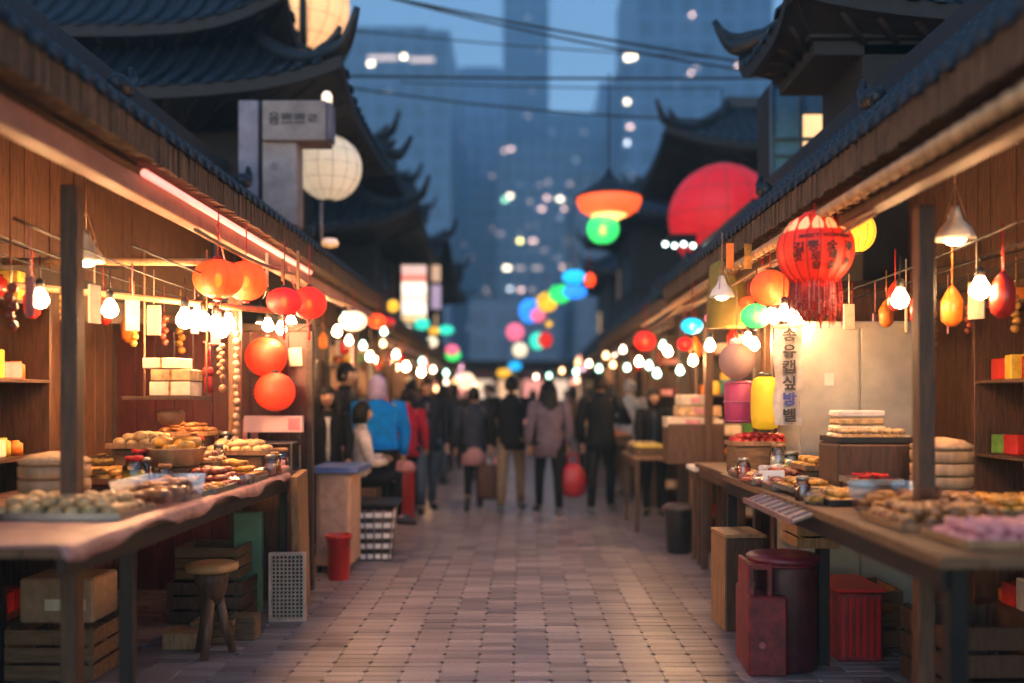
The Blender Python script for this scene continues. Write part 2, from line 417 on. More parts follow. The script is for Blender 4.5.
# left near house: front eave at Y=9, street corner at X=-1.75
pagoda('tall dark tiled house filling the upper left corner, two stacked roofs with upturned tips',-5.0,11.0,3.22,2.0,
  [(4.62,0,1.0,1.25,.32),(5.55,.75,.9,1.0,.45)],base=.0,over=1.0,
  wins=[('f',-1.4,3.9,.8,.8,'dark_pane'),('f',.3,3.9,.8,.8,'dark_pane'),('s',0,3.9,.9,.8,'dim_pane')])
pagoda('dark house with stacked horned roofs behind the round white lantern on the left',-5.1,18.0,3.35,2.3,
  [(4.5,0,1.0,1.4,.45),(5.75,.6,1.2,1.4,.5)],over=.9,wins=[('f',1.2,3.9,.9,.8,'dark_pane'),('s',-.5,4.0,1,.8,'dark_pane')])
pagoda('dark low tiled house whose horn pokes towards the city lights, farthest on the left',-5.0,23.6,3.35,2.6,
  [(4.75,0,1.1,1.5,.5),(6.3,.9,1.0,1.3,.5)],over=.9,wins=[('s',-.8,4.6,1,.9,'dim_pane'),('s',1,4.6,1,.9,'dark_pane')])
# right near house
ur=pagoda('black tiled house filling the upper right corner with one upturned horn',5.5,7.85,3.4,.8,
  [(4.56,0,.72,.7,.24)],over=.3,side=-1,base=4.3)
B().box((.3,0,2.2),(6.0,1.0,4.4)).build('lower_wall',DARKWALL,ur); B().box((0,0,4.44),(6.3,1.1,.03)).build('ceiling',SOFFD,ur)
tower_=thing('plain_house','plain dark house standing behind the glass bay, right margin','house',(5.6,10.5,0))
B().box((0,0,3.2),(4.0,1.5,6.4)).build('wall',DARKWALL,tower_); B().box((0,0,6.45),(4.3,1.8,.12)).build('eaves_slab',TILE2,tower_)
for z in(3.6,5.1): window(tower_,(-1.2,-.78,z),.9,.9,'y',MATS['dark_pane']); window(tower_,(-2.02,.0,z),.8,.9,'x',MATS['dark_pane'])
pagoda('dark tiled house with a thin horned tip just behind the big red globe',6.05,18.6,3.45,2.5,
  [(6.05,0,1.15,1.5,.35)],over=1.0,side=-1,wallm=mat('plum_wall',(.035,.024,.032),.8),
  wins=[('f',-1.6,4.6,.8,.9,'dark_pane'),('f',-.4,4.6,.8,.9,'dark_pane'),('s',-.8,4.3,1,.9,'dark_pane')])
pagoda('low dark tiled house between the red globe and the colourful lanterns on the right',6.0,26.0,4.0,3.0,
  [(6.2,0,1.3,1.6,.35)],over=1.0,side=-1,wins=[('s',-1,4.9,1,.9,'dark_pane'),('s',1,4.9,1,.9,'dim_pane')])
pagoda('farthest dark tiled house on the right, sloping down to the crowd',6.3,36.0,4.0,3.6,
  [(6.0,0,1.3,1.6,.3)],over=1.0,side=-1,wins=[('s',-1,4.6,1,.9,'dark_pane'),('s',1,4.6,1,.9,'warm_pane')])
pagoda('farthest dark tiled house on the left beyond the lit column sign',-6.3,36.0,4.0,3.6,
  [(5.6,0,1.3,1.6,.3)],over=1.0,wins=[('s',-1,4.4,1,.9,'warm_pane'),('s',1,4.4,1,.9,'dark_pane')])

# glass-fronted upper storey on the right
o=thing('glass_bay',"blue glass bay with one lit curtained window under the black right roof",'bay window',(2.862,9.2,3.42))
p0=at(772,165,9.2); p1=at(828,165,9.2)
B().box((0,.25,.55),(.62,.46,1.5)).build('bay_wall',DARKWALL,o)
f=B()
for x in(-.29,.0,.29): f.box((x,-.01,.55),(.035,.05,1.5))
for z in(-.15,.55,.72,1.28): f.box((0,-.015,z),(.6,.045,.035))
f.build('bay_frame',mat('blue_grey_metal',(.12,.2,.27),.4,metal=.4),o)
B().box((-.145,.0,.55),(.26,.015,1.46)).build('pane',SKYP,o); B().box((.145,.0,.14),(.26,.015,.58)).build('pane',SKYP,o)
B().box((.145,.0,1.14),(.26,.015,.28)).build('pane',SKYP,o)
c=B()
vs=[];fs=[]
for i in range(25):
    x=.03+i*.23/24; y=.0+.008*math.sin(i*1.6); vs+=[(x,y,.44),(x,y,.98)]
for i in range(24): fs.append((2*i,2*i+2,2*i+3,2*i+1))
c.add(vs,fs,True); c.build('lit_curtain',em('curtain_glow',(1,.60,.28),.5,(.8,.6,.4)),o)
tag(B().tube([(3.02,8.72,3.4),(3.02,8.72,4.5)],.035,10).build('drain_pipe',mat('lilac_pipe',(.42,.40,.58),.5)),'pale lilac drain pipe beside the glass bay, upper right','pipe')

# ---------------------------------------------------------------- stall awnings
def awning(sd,y0,y1,xe,ze,run,rise,label,thick=.14,pitch=.125,posts=True,seg=True):
    o=thing('tiled_awning',label,'awning',(sd*xe,y0,0))
    L=y1-y0; X=lambda d: sd*d
    t=B()
    n=int(L/pitch)
    vs=[(X(0),0,ze),(X(0),L,ze),(X(run),L,ze+rise*run),(X(run),0,ze+rise*run)]
    t.add(vs,[(0,1,2,3)])
    for q in range(n):
        y=pitch*(q+.5)+random.uniform(-.006,.006); r=.038
        m=max(2,int(run/.22)); vv=[];ff=[]
        for i in range(m+1):
            for h in range(2 if 0<i<m else 1):
                d=-.045+(run+.045)*i/m; lift=.012*h
                for k in range(6):
                    a=PI*k/5; vv.append((X(d),y+r*math.cos(a),ze+rise*d+r*math.sin(a)+lift*(1 if h else 0)))
        rows=len(vv)//6
        for i in range(rows-1):
            for k in range(5): a=i*6+k; ff.append((a,a+1,a+7,a+6))
        ff.append((0,1,2,3,4,5)); t.add(vv,ff,True)
        # drip tile between the rolls
        t.box((X(-.02),y+pitch/2,ze-.012),(.03,pitch*.55,.045),rx=0)
    t.build('roof_tiles',TILE,o)
    # bundle of reeds below the tiles
    rb=B(); 
    nr=int(L/.036)
    for q in range(nr):
        y=.018+q*.036; rb.box((X(.01+random.uniform(-.006,.006)),y,ze-.035-thick/2),(.07,.027,thick*random.uniform(.88,1.05)))
    rb.box((X(.06),L/2,ze-.04-thick/2),(.05,L,thick*.8))
    rb.build('reed_edge',REED,o)
    s=B(); bs=ze-.05-thick*.6
    s.add([(X(.09),0,bs),(X(.09),L,bs),(X(run),L,bs+rise*run*.72),(X(run),0,bs+rise*run*.72)],[(0,1,2,3)])
    k=0
    y=.25
    while y<L:
        s.box((X(run/2+.05),y,bs+rise*run*.36-.035),(math.hypot(run-.1,rise*run*.72),.06,.06),ry=-sd*math.atan(rise*.72)); y+=.42
    s.build('soffit',SOFF,o)
    rd=B(); rd.box((X(run+.02),L/2,ze+rise*run+.05),(.14,L,.16)); rd.build('ridge',TILE2,o)
    for q in range(max(1,int(L/2.4))):
        y=1.4+q*2.4
        if y>L-.2: break
        fb=B(); d=run*.55; z=ze+rise*d+.05
        fb.ball((X(d),y,z+.03),.07,jit=.05,seg=10,rings=6); fb.tube([(X(d),y-.05,z),(X(d),y+.12,z+.05),(X(d),y+.2,z+.14),(X(d),y+.17,z+.2)],[.05,.055,.035,.015],7)
        fb.build('tile_finial',TILE2,o)
    p=B(); p.box((X(.12),L/2,ze-.13-thick),(.09,L,.10)); p.build('eave_beam',BEAM if sd<0 else WOODM,o)
    if posts:
        y=.15
        while y<L+.2:
            B().box((X(.28),min(y,L-.05),(ze-.18-thick)/2),(.075,.075,ze-.2-thick)).build('post',WOODM,o); y+=2.33
    return o
def backwall(sd,y0,y1,label,m):
    o=thing('stall_back_wall',label,'wall',(sd*3.2,y0,0)); L=y1-y0; w=B(); n=int(L/.16)
    for i in range(n): w.box((0+random.uniform(-.004,.004),.08+i*.16,1.7),(.05,.152,3.4))
    w.build('planks',m,o)
    r=B(); 
    for z in(.9,2.3): r.box((-sd*.05,L/2,z),(.05,L,.09))
    r.build('rail',WOOD,o); return o
aw=[awning(-1,1.6,11.7,1.75,2.79,1.2,.77,'left tiled awning nearest us, over the food table and the orange lanterns'),
    awning(1,1.6,9.6,1.55,2.70,1.05,.9,'right tiled awning nearest us, above the big red lettered lantern'),
    awning(1,9.9,17.6,1.55,2.62,1.05,.9,'right tiled awning in the middle distance, beyond the black waste bin',pitch=.2),
    awning(-1,12.0,19.5,1.72,2.55,1.2,.77,'left tiled awning in the middle distance behind the blue-jacketed person',pitch=.2),
    awning(-1,19.8,34,1.75,2.5,1.2,.77,'farthest left tiled awning running toward the city',pitch=.3),
    awning(1,17.9,34,1.6,2.5,1.05,.9,'farthest right tiled awning running toward the city',pitch=.3)]
backwall(-1,1.6,9.4,'plank back wall of the near left stall',WOODM); backwall(1,1.6,9.6,'plank back wall of the near right stall',WOODM)
backwall(-1,9.5,22,'plank back wall behind the middle left stalls',PLAST); backwall(1,9.7,22,'plank back wall behind the middle right stalls',PLAST)
backwall(-1,22.1,34,'plank back wall behind the farthest left stalls',PLAST); backwall(1,22.1,34,'plank back wall behind the farthest right stalls',PLAST)
def partition(x0,x1,y,h,label,m,z0=0.):
    o=thing('stall_partition',label,'partition',((x0+x1)/2,y,0)); w=abs(x1-x0)
    p=B(); n=max(2,int(w/.14))
    for i in range(n): p.box((-w/2+w*(i+.5)/n,0,(h+z0)/2),(w/n-.006,.03,h-z0))
    p.build('panel',m,o)
    f=B(); f.box((0,-.01,h+.03),(w+.06,.07,.06)); 
    for s in(-1,1): f.box((s*(w/2+.02),-.01,(h)/2),(.05,.07,h))
    f.build('frame',WOOD,o); return o
partition(-3.15,-1.66,7.05,2.02,'dark red plank screen behind the two round red lanterns',REDW)
partition(-3.15,-2.05,9.5,2.2,'brown plank screen behind the woman in the black coat',WOODM)
partition(-3.15,-2.0,12.1,2.2,'pale plank screen left behind the blue-jacketed person',PALEBOX)
partition(1.86,3.15,7.0,2.35,'brown plank screen behind the pink drum and yellow lantern',WOODM)
partition(1.75,3.15,9.7,2.3,'dark plank screen beyond the small pedestal table',WOOD)
partition(1.9,3.15,12.6,2.3,'brown plank screen behind the seated seller',WOODM)
for i,y in enumerate((15,18,21.5,25,29)):
    partition(-3.15,-2.1,y,2.2,'plank screen between the far left stalls, number of planks lost in blur',PLAST)['group']='far left screens'
    partition(2.0,3.15,y+.4,2.2,'plank screen between the far right stalls, blurred by distance',PLAST)['group']='far right screens'

# ---------------------------------------------------------------- city behind
def tower(label,px0,px1,py,Y,col,lights=(),dep=30,sx=3.2,sz=3.4,steps=(),cap=True,bandm=None):
    a=at(px0,py,Y); c=at(px1,py,Y); w=c.x-a.x; h=a.z
    o=thing('office_tower',label,'building',((a.x+c.x)/2,Y,0))
    m=facademat('facade_'+str(px0)+'_'+str(py),col,sx,sz)
    B().box((0,dep/2,h/2),(w,dep,h),bev=.01).build('tower_body',m,o)
    k=Y/F
    r=B(); r.box((0,dep/2,h+.6),(w*.96,dep*.9,1.2)); r.box((w*.12,dep*.4,h+2.2),(w*.3,dep*.3,3.2)); 
    if cap: r.build('roof_plant',mat('roof_concrete',(.12,.13,.15),.8),o)
    for (sx0,sx1,sy0) in steps:
        A=at(sx0,sy0,Y);C=at(sx1,sy0,Y); B().box(((A.x+C.x)/2-o.location.x,dep/2+.5,A.z/2),(C.x-A.x,dep-1,A.z)).build('tower_wing',m,o)
    rg=random.Random(px0*7+py); lights=list(lights)
    if 150<px0<700 and Y>130:
        n=46 if px0==496 else 20
        for _ in range(n):
            lx=rg.uniform(px0+4,px1-4); ly=py+12+8.2*rg.randrange(1,max(2,int((375-py)/8.2)))
            if ly<8: continue
            lights.append((round(lx/4)*4,ly,rg.choice([1.6,1.6,3,5]),1.6,rg.choice(['win_dim','win_dim','win_faint','win_faint','win_faint'])))
    for (lx,ly,lw,lh,cn) in lights:
        P=at(lx,ly,Y); B().box((P.x-o.location.x,-.12,P.z),(lw*k,.2,lh*k)).build('lit_window',MATS[cn],o)
    return o
WS=5
em('win_cream',(1,.80,.50),WS,sample=False); em('win_pink',(1,.60,.48),WS*.4,sample=False); em('win_green',(.25,1,.55),WS*.6,sample=False)
em('win_white',(.9,.95,1),WS*.35,sample=False); em('win_yellow',(1,.80,.25),WS,sample=False); em('win_dim',(.9,.62,.5),WS*.10,sample=False); em('win_faint',(.55,.62,.8),WS*.045,sample=False)
cb=(.10,.13,.17)
tower('broad dark block with a pale rooftop sign band, left behind the horned roofs',215,450,30,150,(.07,.10,.13),
   [(404,57,4,3.2,'win_cream'),(383,58,30,4,'win_dim'),(422,60,24,4,'win_dim'),(371,64,5,2.5,'win_cream')],steps=[(340,428,24)],cap=False)
tower('mid-rise slab between the broad dark block and the tall dark tower',430,506,70,220,cb,[(473,112+40,3,2,'win_pink'),(462,174,4.5,3,'win_cream'),(461,198,6,3,'win_yellow'),(477,196,6,3,'win_cream'),(488,207,4,2,'win_pink'),(476,240,4,3.5,'win_white')],steps=[(460,500,65)],cap=False)
tower('tallest thin dark tower rising out of the top of the view',503,549,-60,262,(.055,.085,.12),[],steps=[(509,543,-75)],cap=False)
tower('low wide block with a flat roof right of the thin tower',545,612,112,235,(.08,.11,.14),[(582,162,4,3,'win_pink'),(591,164,4,3,'win_cream')],cap=False)
tower('narrow block squeezed beside the tall tower with four bright corner lights',600,630,82,245,cb,[],cap=False)
L6=[(628,58,5,4,'win_cream'),(634,57,3,3,'win_cream'),(627,102,3.2,3,'win_cream'),(630,127,5,2.6,'win_pink'),(627,143,3,4,'win_white'),(692,15,3,3,'win_pink'),(691,73,2.6,2.6,'win_pink'),(738,66,3.5,2.5,'win_pink')]
tower('huge blue tower on the right with four bright corner lights',622,775,48,140,(.075,.10,.135),L6,steps=[(637,775,-70)],cap=False)
LC=[]
for (x,y,w,c) in [(511,149,4,'win_pink'),(504,151,2,'win_pink'),(510,196,4,'win_cream'),(505,200,3,'win_green'),(547,198,4.5,'win_pink'),(560,199,4.5,'win_cream'),(571,201,4,'win_yellow'),(542,209,5,'win_pink'),(564,209,3,'win_pink'),(572,209,4,'win_pink'),
   (520,241,4,'win_yellow'),(533,241,6,'win_pink'),(568,251,5.5,'win_cream'),(507,268,5.5,'win_cream'),(520,268,8,'win_dim'),(537,268,9,'win_dim'),(564,267,7,'win_pink'),(510,289,4,'win_white'),(521,290,5,'win_pink'),(532,290,4,'win_dim'),(492,176,3,'win_dim'),(548,182,3,'win_dim'),(570,184,4,'win_dim'),(530,202,3,'win_dim'),
   (470,258,3,'win_dim'),(486,290,3,'win_dim')]: LC.append((x,y,w,2.6,c))
tower('wide office block straight ahead, dotted with lit windows in rows',496,604,140,180,(.10,.125,.16),LC,cap=False,sx=2.4)
tower('plain mid-blue block left of the central office block',442,497,118,200,(.09,.12,.16),[(448,322,2,2,'win_dim')],cap=False)
tower('dim block far down the street behind the coloured lanterns',470,560,300,120,(.06,.07,.09),[],cap=False)
tower('dark hazy block behind the right hand roofs',575,700,175,112,(.05,.055,.07),[(606,152+40,2.5,2.5,'win_dim')],cap=False)
tower('grey tower beyond the far left margin',-40,150,-40,170,cb,[(60,60,4,3,'win_cream'),(110,120,4,3,'win_pink')],cap=False)
tower('grey tower beyond the far right margin',880,1080,-20,170,cb,[(960,80,4,3,'win_cream')],cap=False)

# ---------------------------------------------------------------- overhead cables
def cable(a,c,sag,r,label):
    pts=[a.lerp(c,i/20)-Vector((0,0,sag*4*(i/20)*(1-i/20))) for i in range(21)]
    tag(B().tube(pts,r,5).build('overhead_cable',WIRE),label,'cable')
cable(at(300,-22,12),at(770,66,12),.06,.018,'highest black cable slanting down to the right across the sky')
cable(at(390,-2,12.3),at(770,74,12.3),.08,.016,'second slanting black cable crossing just under the highest one')
cable(at(330,28,14),at(720,58,14),.05,.012,'thin cable slanting faintly over the thin tower')
cable(at(330,76,13),at(790,78,13),.02,.02,'level black cable crossing the sky from roof to roof')
cable(at(400,82,15),at(720,88,15),.04,.012,'thin level cable just below the level black one')
cable(at(320,83,13.6),at(710,120,13.6),.1,.015,'lowest cable slanting across the office towers')

# ---------------------------------------------------------------- lamps and lanterns
SOCK=mat('socket_black',(.03,.03,.03),.4)
em('bulb_hot',(1,.52,.22),108,(1,1,1)); em('bulb_mid',(1,.60,.30),26,(1,1,1)); em('bulb_far',(1,.64,.40),6,(1,1,1)); em('bulb_mint',(.48,1,.70),3.6,(1,1,1)); em('core',(1,.50,.10),22,(1,1,1)); em('bulb_cream',(1,.50,.20),3.6,(1,1,1))
def make_bulb(r,m,cord=.12):
    o=bpy.data.objects.new('light_bulb',None); COL.objects.link(o)
    B().lathe([(r*.1,-r),(r*.6,-r*.8),(r*.95,-r*.35),(r,0),(r*.85,r*.5),(r*.45,r*1.2),(r*.4,r*1.5)],(0,0,0),14).build('glass',m,o)
    B().lathe([(r*.46,r*1.4),(r*.5,r*2.3),(r*.25,r*2.6)],(0,0,0),10).build('socket',SOCK,o)
    B().tube([(0,0,r*2.5),(0,0,r*2.5+cord)],.004,5).build('cord',WIRE,o)
    return o
protos={}
def bulb(px,py,Y,r=.04,m='bulb_hot',label='',group=None,cord=.12):
    k=(r,m,cord)
    P=at(px,py,Y)
    if k not in protos: protos[k]=o=make_bulb(r,MATS[m],cord); o.location=P
    else: o=dup(protos[k],P)
    return tag(o,label,'light bulb',group)
G='bright bare bulbs over the left food table'
for (x,y,Y) in [(185,320,5.2),(204,323,5.5),(216,326,5.8),(228,324,6.1),(221,330,5.6),(198,318,5.9)]: bulb(x,y,Y,.05,'bulb_hot','bare white-hot bulb in the row over the left food table',G)
for (x,y,Y) in [(40,300,4.6),(110,310,4.9)]: bulb(x,y,Y,.042,'bulb_hot','bare bulb deep in the left stall, left of the bulb row','bulbs deep in the left stall')
for (x,y,Y) in [(268,326,6.6),(281,329,6.8),(291,322,7.2)]: bulb(x,y,Y,.04,'bulb_hot','bare bulb just above the two round red lanterns','bulbs above the round red lanterns')
G2='small bulbs strung along the left eaves'
for i,(x,y,Y) in enumerate([(337,332,8.3),(349,341,8.8),(363,346,9.6),(370,357,10.4),(384,332,11),(396,355,12),(406,367,13.5),(383,344,11.5),(422,362,15),(433,370,17),(446,373,20),(436,389,22),(345,318,8.6)]):
    bulb(x,y,Y,.042 if Y<12 else .05,'bulb_hot' if i in(0,3,6) else ['bulb_mint','bulb_far','bulb_mint','bulb_cream'][i%4],'small round bulb, one of the string along the left eaves above the crowd',G2)
for (x,y,Y) in [(784,314,5.3),(793,318,5.5),(799,326,5.8),(774,318,5.9)]: bulb(x,y,Y,.04,'bulb_hot','bare white-hot bulb in the cluster behind the big lettered lantern','bulb cluster by the lettered lantern')
for (x,y,Y) in [(900,300,4.6),(980,290,4.2)]: bulb(x,y,Y,.042,'bulb_hot','bare bulb deep in the right stall, right of the lettered lantern','bulbs deep in the right stall')
for (x,y,Y) in [(754,345,6.6),(748,340,6.8)]: bulb(x,y,Y,.04,'bulb_hot','bare bulb beside the gauze globe','bulbs beside the gauze globe')
G3='small bulbs strung along the right eaves'
pts=[(710,346,7.6),(668,352,9.0),(663,346,9.4),(693,361,8.8),(649,366,10.5),(639,362,11.4),(627,368,13),(613,365,14),(599,369,16),(589,364,17),(576,372,18.5),(562,371,20),(549,376,23),(536,377,26),(657,374,10),(606,356,15),(680,371,9.2),(623,350,13)]
for i,(x,y,Y) in enumerate(pts): bulb(x,y,Y,.042 if Y<10 else (.045 if Y<15 else .05),'bulb_hot' if i in(0,1,3,5) else ['bulb_mint','bulb_far','bulb_mint','bulb_cream'][i%4],'small round bulb, one of the string along the right eaves above the crowd',G3)
# bulbs added inside the stalls to brighten the crowd's surroundings
for i,(sx,Y) in enumerate([(-2.4,8.3),(2.3,8.4),(-2.4,11),(2.3,11.2),(-2.3,14),(2.3,14.4),(-2.3,17.4),(2.3,17.6),(-2.3,21),(2.3,21.4),(-2.3,26),(2.3,26)]):
    o=dup(protos[(.042,'bulb_hot',.12)],(sx,Y,2.1)); tag(o,'small bulb added inside a stall to light the crowd area','light bulb','added bulbs inside the stalls'); o.scale=(1.5,1.5,1.5)

for nm,c,s in [('paper_orange',(1,.085,.015),1.5),('paper_red',(.9,.035,.02),.75),('paper_deepred',(.85,.03,.03),.5),('paper_yellow',(1,.6,.05),1.1),('paper_green',(.05,.85,.22),1.2),
    ('paper_cyan',(.02,.55,.95),1.3),('paper_pink',(1,.22,.35),1.1),('paper_white',(1,.85,.62),1.2),('paper_blue',(.04,.35,1),1.3),('paper_teal',(.05,.8,.6),1.3)]: paper(nm,c,s)
paper('inner_glow',(1,.30,.04),3.2,.62); paper('globe_cream',(.85,.66,.46),.62,.04); paper('globe_cream_bright',(1,.55,.25),1.15,.04); paper('globe_red',(.72,.012,.022),.55,.03); paper('disc_red',(.9,.05,.015),.65,.04)
def lantern(label,px,py,Y,rpx,m,sz=.85,ribs=14,tassel=0,cord=.25,core=True,cat='lantern',group=None,name='paper_lantern',nw=0,capm=None,wave=.03,r=None):
    P=at(px,py,Y); r=r or rpx*Y/F
    o=thing(name,label,cat,P,0,group)
    prof=[]
    n=28
    for i in range(n+1):
        t=-PI/2*.9+PI*.9*i/n; k=1+(.018 if i%2 else 0); prof.append((r*math.cos(t)*k,r*sz*math.sin(t)))
    sh=B(); vs=[];fs=[];seg=ribs*2 if nw else 28
    for q,(rr,z) in enumerate(prof):
        for k in range(seg):
            a=2*PI*k/seg; w=rr*(1+(wave if (nw and k%2) else 0)); vs.append((w*math.cos(a),w*math.sin(a),z))
    for i in range(n):
        for k in range(seg): a=i*seg+k;b2=i*seg+(k+1)%seg; fs.append((a,b2,b2+seg,a+seg))
    sh.add(vs,fs,True); sh.build('shade',MATS[m],o)
    zt=prof[-1][1]; rt=prof[-1][0]
    if rpx>=14:
        rb=B()
        for k in range(12):
            a=2*PI*k/12+.2; rb.tube([(rr*1.004*math.cos(a),rr*1.004*math.sin(a),z) for rr,z in prof[::2]],.0016,4)
        rb.build('ribs',mat('rib_brown',(.20,.03,.015),.6),o)
    cp=B(); cp.lathe([(rt*1.15,zt-.004),(rt*1.2,zt+r*.10),(rt*.9,zt+r*.13)],seg=14); cp.build('cap',capm or SOCK,o)
    cp=B(); cp.lathe([(rt*.95,-zt-r*.1),(rt*1.15,-zt-r*.08),(rt*1.1,-zt+.004)],seg=14); cp.build('rim',capm or SOCK,o)
    B().tube([(0,0,zt+r*.1),(.004,0,zt+r*.1+cord)],.005,5).build('cord',REDC,o)
    if core: B().ball((0,0,-r*.05),r*.17,sz=1.7,seg=10,rings=8).build('bulb',MATS['core'],o); B().ball((0,0,-r*.05),r*.36,sz=1.3,seg=14,rings=10).build('halo_shell',MATS['inner_glow'],o)  # glowing shell added around the bulb to imitate a soft hot spot
    if tassel:
        t=B(); 
        for k in range(9):
            a=2*PI*k/9; x=rt*.3*math.cos(a);y=rt*.3*math.sin(a); t.tube([(x*.3,y*.3,-zt-r*.1),(x,y,-zt-r*.1-tassel*.35),(x*1.2,y*1.2,-zt-r*.1-tassel)],[.004,.005,.003],4)
        t.ball((0,0,-zt-r*.2),.014,seg=8,rings=5); t.build('tassel',REDC,o)
    return o
lantern('glowing orange paper lantern at the front of a pair, left stall',218,279,5.3,24,'paper_orange',.82,cord=.42,capm=REDC)
lantern('glowing orange paper lantern tucked behind its twin, left stall',246,281,5.75,21,'paper_orange',.95,cord=.40,capm=REDC)
lantern('small crimson fluted lantern with white flashes right of the orange pair',284,301,6.1,16,'paper_deepred',.85,nw=1,ribs=9,wave=.12,tassel=.16,cord=.30)
lantern('small wire-framed red lantern nearest the left aisle, beside the crimson one',309,303,6.5,15,'paper_red',1.1,nw=1,ribs=7,wave=.2,tassel=.14,cord=.28)
lantern('cream and orange lantern glowing under the left eave beside the aisle',353,321,8.6,14,'paper_white',.75,cord=.2)
lantern('little orange lantern right of the cream one under the left eave',377,321,10,9,'paper_orange',.85,cord=.2)
lantern('pink white lantern above the heads at the left string end',466,381,17,9,'paper_white',.95,cord=.2)
lantern('upper of the two matt red-orange round lanterns on the dark red screen',266,357,6.85,20.5,'disc_red',.97,cord=.12,core=False)
lantern('lower of the two matt red-orange round lanterns on the dark red screen',275,392,6.75,20,'disc_red',.97,cord=.1,core=False)
lantern('round orange lantern with a yellow hot centre right of the pendant lamp',770,288,5.7,19,'paper_orange',.95,cord=.25)
lantern('green-glowing lantern beside the white bulb cluster',756,316,6.0,15,'paper_green',.85,cord=.22)
lantern('flat cyan lantern under the right eave',692,326,7.6,11,'paper_cyan',.75,cord=.3)
lantern('small bright red lantern under the right eave above the seller',645,341,10,11,'paper_red',.9,cord=.3)
lantern('small dim red lantern right of the cyan one',685,344,8.4,8,'paper_deepred',.9,cord=.3)
lantern('amber lantern cut by the right side of the big lettered one',858,232,5.2,17,'paper_yellow',1.2,cord=.2)
lantern('pink translucent lantern under the pendant lamp',724,318,7.0,19,'paper_pink',.5,cord=.25,core=False)
lantern('small orange lantern beside the green glowing one',748,303,6.6,8,'paper_orange',.8,cord=.2)
# lanterns hung in lines over the street
STR=[(574,277,14.5,15,'paper_cyan',.62,'top blue lantern of the coloured line over the street'),(590,280,14.2,7,'paper_orange',1.3,'small orange lantern at the right end of the coloured line'),
 (575,292,15.5,15,'paper_blue',.6,'second blue lantern of the coloured line, below the top one'),(560,294,16.5,14,'paper_green',.85,'green lantern between blue and yellow in the coloured line'),
 (547,302,18,13,'paper_yellow',.95,'yellow lantern in the middle of the coloured line'),(530,311,20,14,'paper_blue',1.1,'blue lantern left of the yellow one over the street'),
 (538,315,19.5,9,'paper_pink',1,'pink lantern tucked beside the blue one over the street'),(515,332,22,11,'paper_pink',1,'pink lantern lowest left of the coloured line'),
 (538,341,21,10,'paper_teal',1.1,'teal half of a two-coloured lantern pair over the crowd'),(545,340,20.5,9,'paper_red',1.1,'red half of a two-coloured lantern pair over the crowd'),
 (520,350,24,9,'paper_white',1,'white lantern under the lowest pink one'),(515,366,28,8,'paper_cyan',.7,'tiny cyan lantern low over the crowd at the street end'),
 (504,373,28,9,'paper_yellow',.6,'tiny yellow-white lantern low over the crowd at the street end'),(549,324,21,4,'paper_yellow',1,'tiny yellow lantern beside the teal and red pair')]
for (x,y,Y,rp,m,sz,lb) in STR: lantern(lb,x,y,Y,rp*.8,m,sz,cord=.35,core=False)
cable(at(640,262,13.6),at(560,284,15.6),.0,.012,'wire carrying the upper coloured lanterns')
cable(at(560,284,15.6),at(515,322,22),.0,.012,'wire carrying the middle coloured lanterns')
cable(at(515,322,22),at(500,364,29),.0,.012,'wire carrying the lowest coloured lanterns')
for (x,y,Y,rp,m,sz,lb) in [(422,324,17,9,'paper_teal',.8,'teal lantern under the lit column sign'),(446,330,20,9,'paper_teal',.6,'flat teal lantern right of the other teal one, left side'),(434,331,18,6,'paper_yellow',.8,'amber lantern between the two teal ones'),
  (453,355,20,9,'paper_green',.8,'green lantern at the end of the left eaves'),(452,350,19.4,8,'paper_pink',.8,'pink lantern on top of the green one, left eaves'),(393,306,13,7,'paper_yellow',1.1,'yellow lantern with orange base left of the column sign'),(432,342,17,7,'paper_white',.9,'whitish lantern below the teal ones'),(385,322,12,12,'paper_deepred',.5,'dim red lantern under the left roofs'),(404,328,15,9,'paper_white',.5,'pale flat lantern left of the teal ones')]:
    lantern(lb,x,y,Y,rp*.85,m,sz,cord=.3,core=False)
# big globes
def globe(label,px,py,Y,rpx,m,bars=(),sz=1,cord=.4):
    P=at(px,py,Y); r=rpx*Y/F; o=thing('globe_lantern',label,'lantern',P)
    vs=[];fs=[];seg=48;n=32
    for i in range(n+1):
        t=-PI/2+.04+(PI-.08)*i/n
        for k in range(seg):
            a=2*PI*k/seg; w=r*math.cos(t)*(1+(.010 if k%4==0 else 0)); vs.append((w*math.cos(a),w*math.sin(a),r*sz*math.sin(t)))
    for i in range(n):
        for k in range(seg): a=i*seg+k;c=i*seg+(k+1)%seg; fs.append((a,c,c+seg,a+seg))
    B().add(vs,fs,True).build('shade',MATS[m],o)
    rb=B()
    for k in range(14):
        a=2*PI*k/14+.1; rb.tube([(r*1.003*math.cos(t)*math.cos(a),r*1.003*math.cos(t)*math.sin(a),r*sz*math.sin(t)) for t in [-1.5+3*q/16 for q in range(17)]],r*.008,4)
    for t in(-.9,-.45,0,.45,.9): rb.tube([(r*1.004*math.cos(t)*math.cos(a),r*1.004*math.cos(t)*math.sin(a),r*sz*math.sin(t)) for a in [2*PI*q/40 for q in range(41)]],r*.006,4)
    rb.build('ribs',mat('globe_rib',(.25,.12,.08),.6),o)
    h=B()
    for sgn in(-1,1): h.lathe([(r*.16,sgn*r*sz*.985),(r*.18,sgn*r*sz*1.02),(r*.1,sgn*r*sz*1.05)],seg=14)
    h.build('collar',SOCK,o)
    B().tube([(0,0,r*sz),(0,0,r*sz+cord)],.012,6).build('cord',WIRE,o)
    return o
globe('large glowing cream globe lantern at the top left, cut by the upper roof',306,6,11.5,43,'globe_cream_bright')
globe('round cream globe lantern beside the lettered white sign, left',329,168,9.9,32.5,'globe_cream')
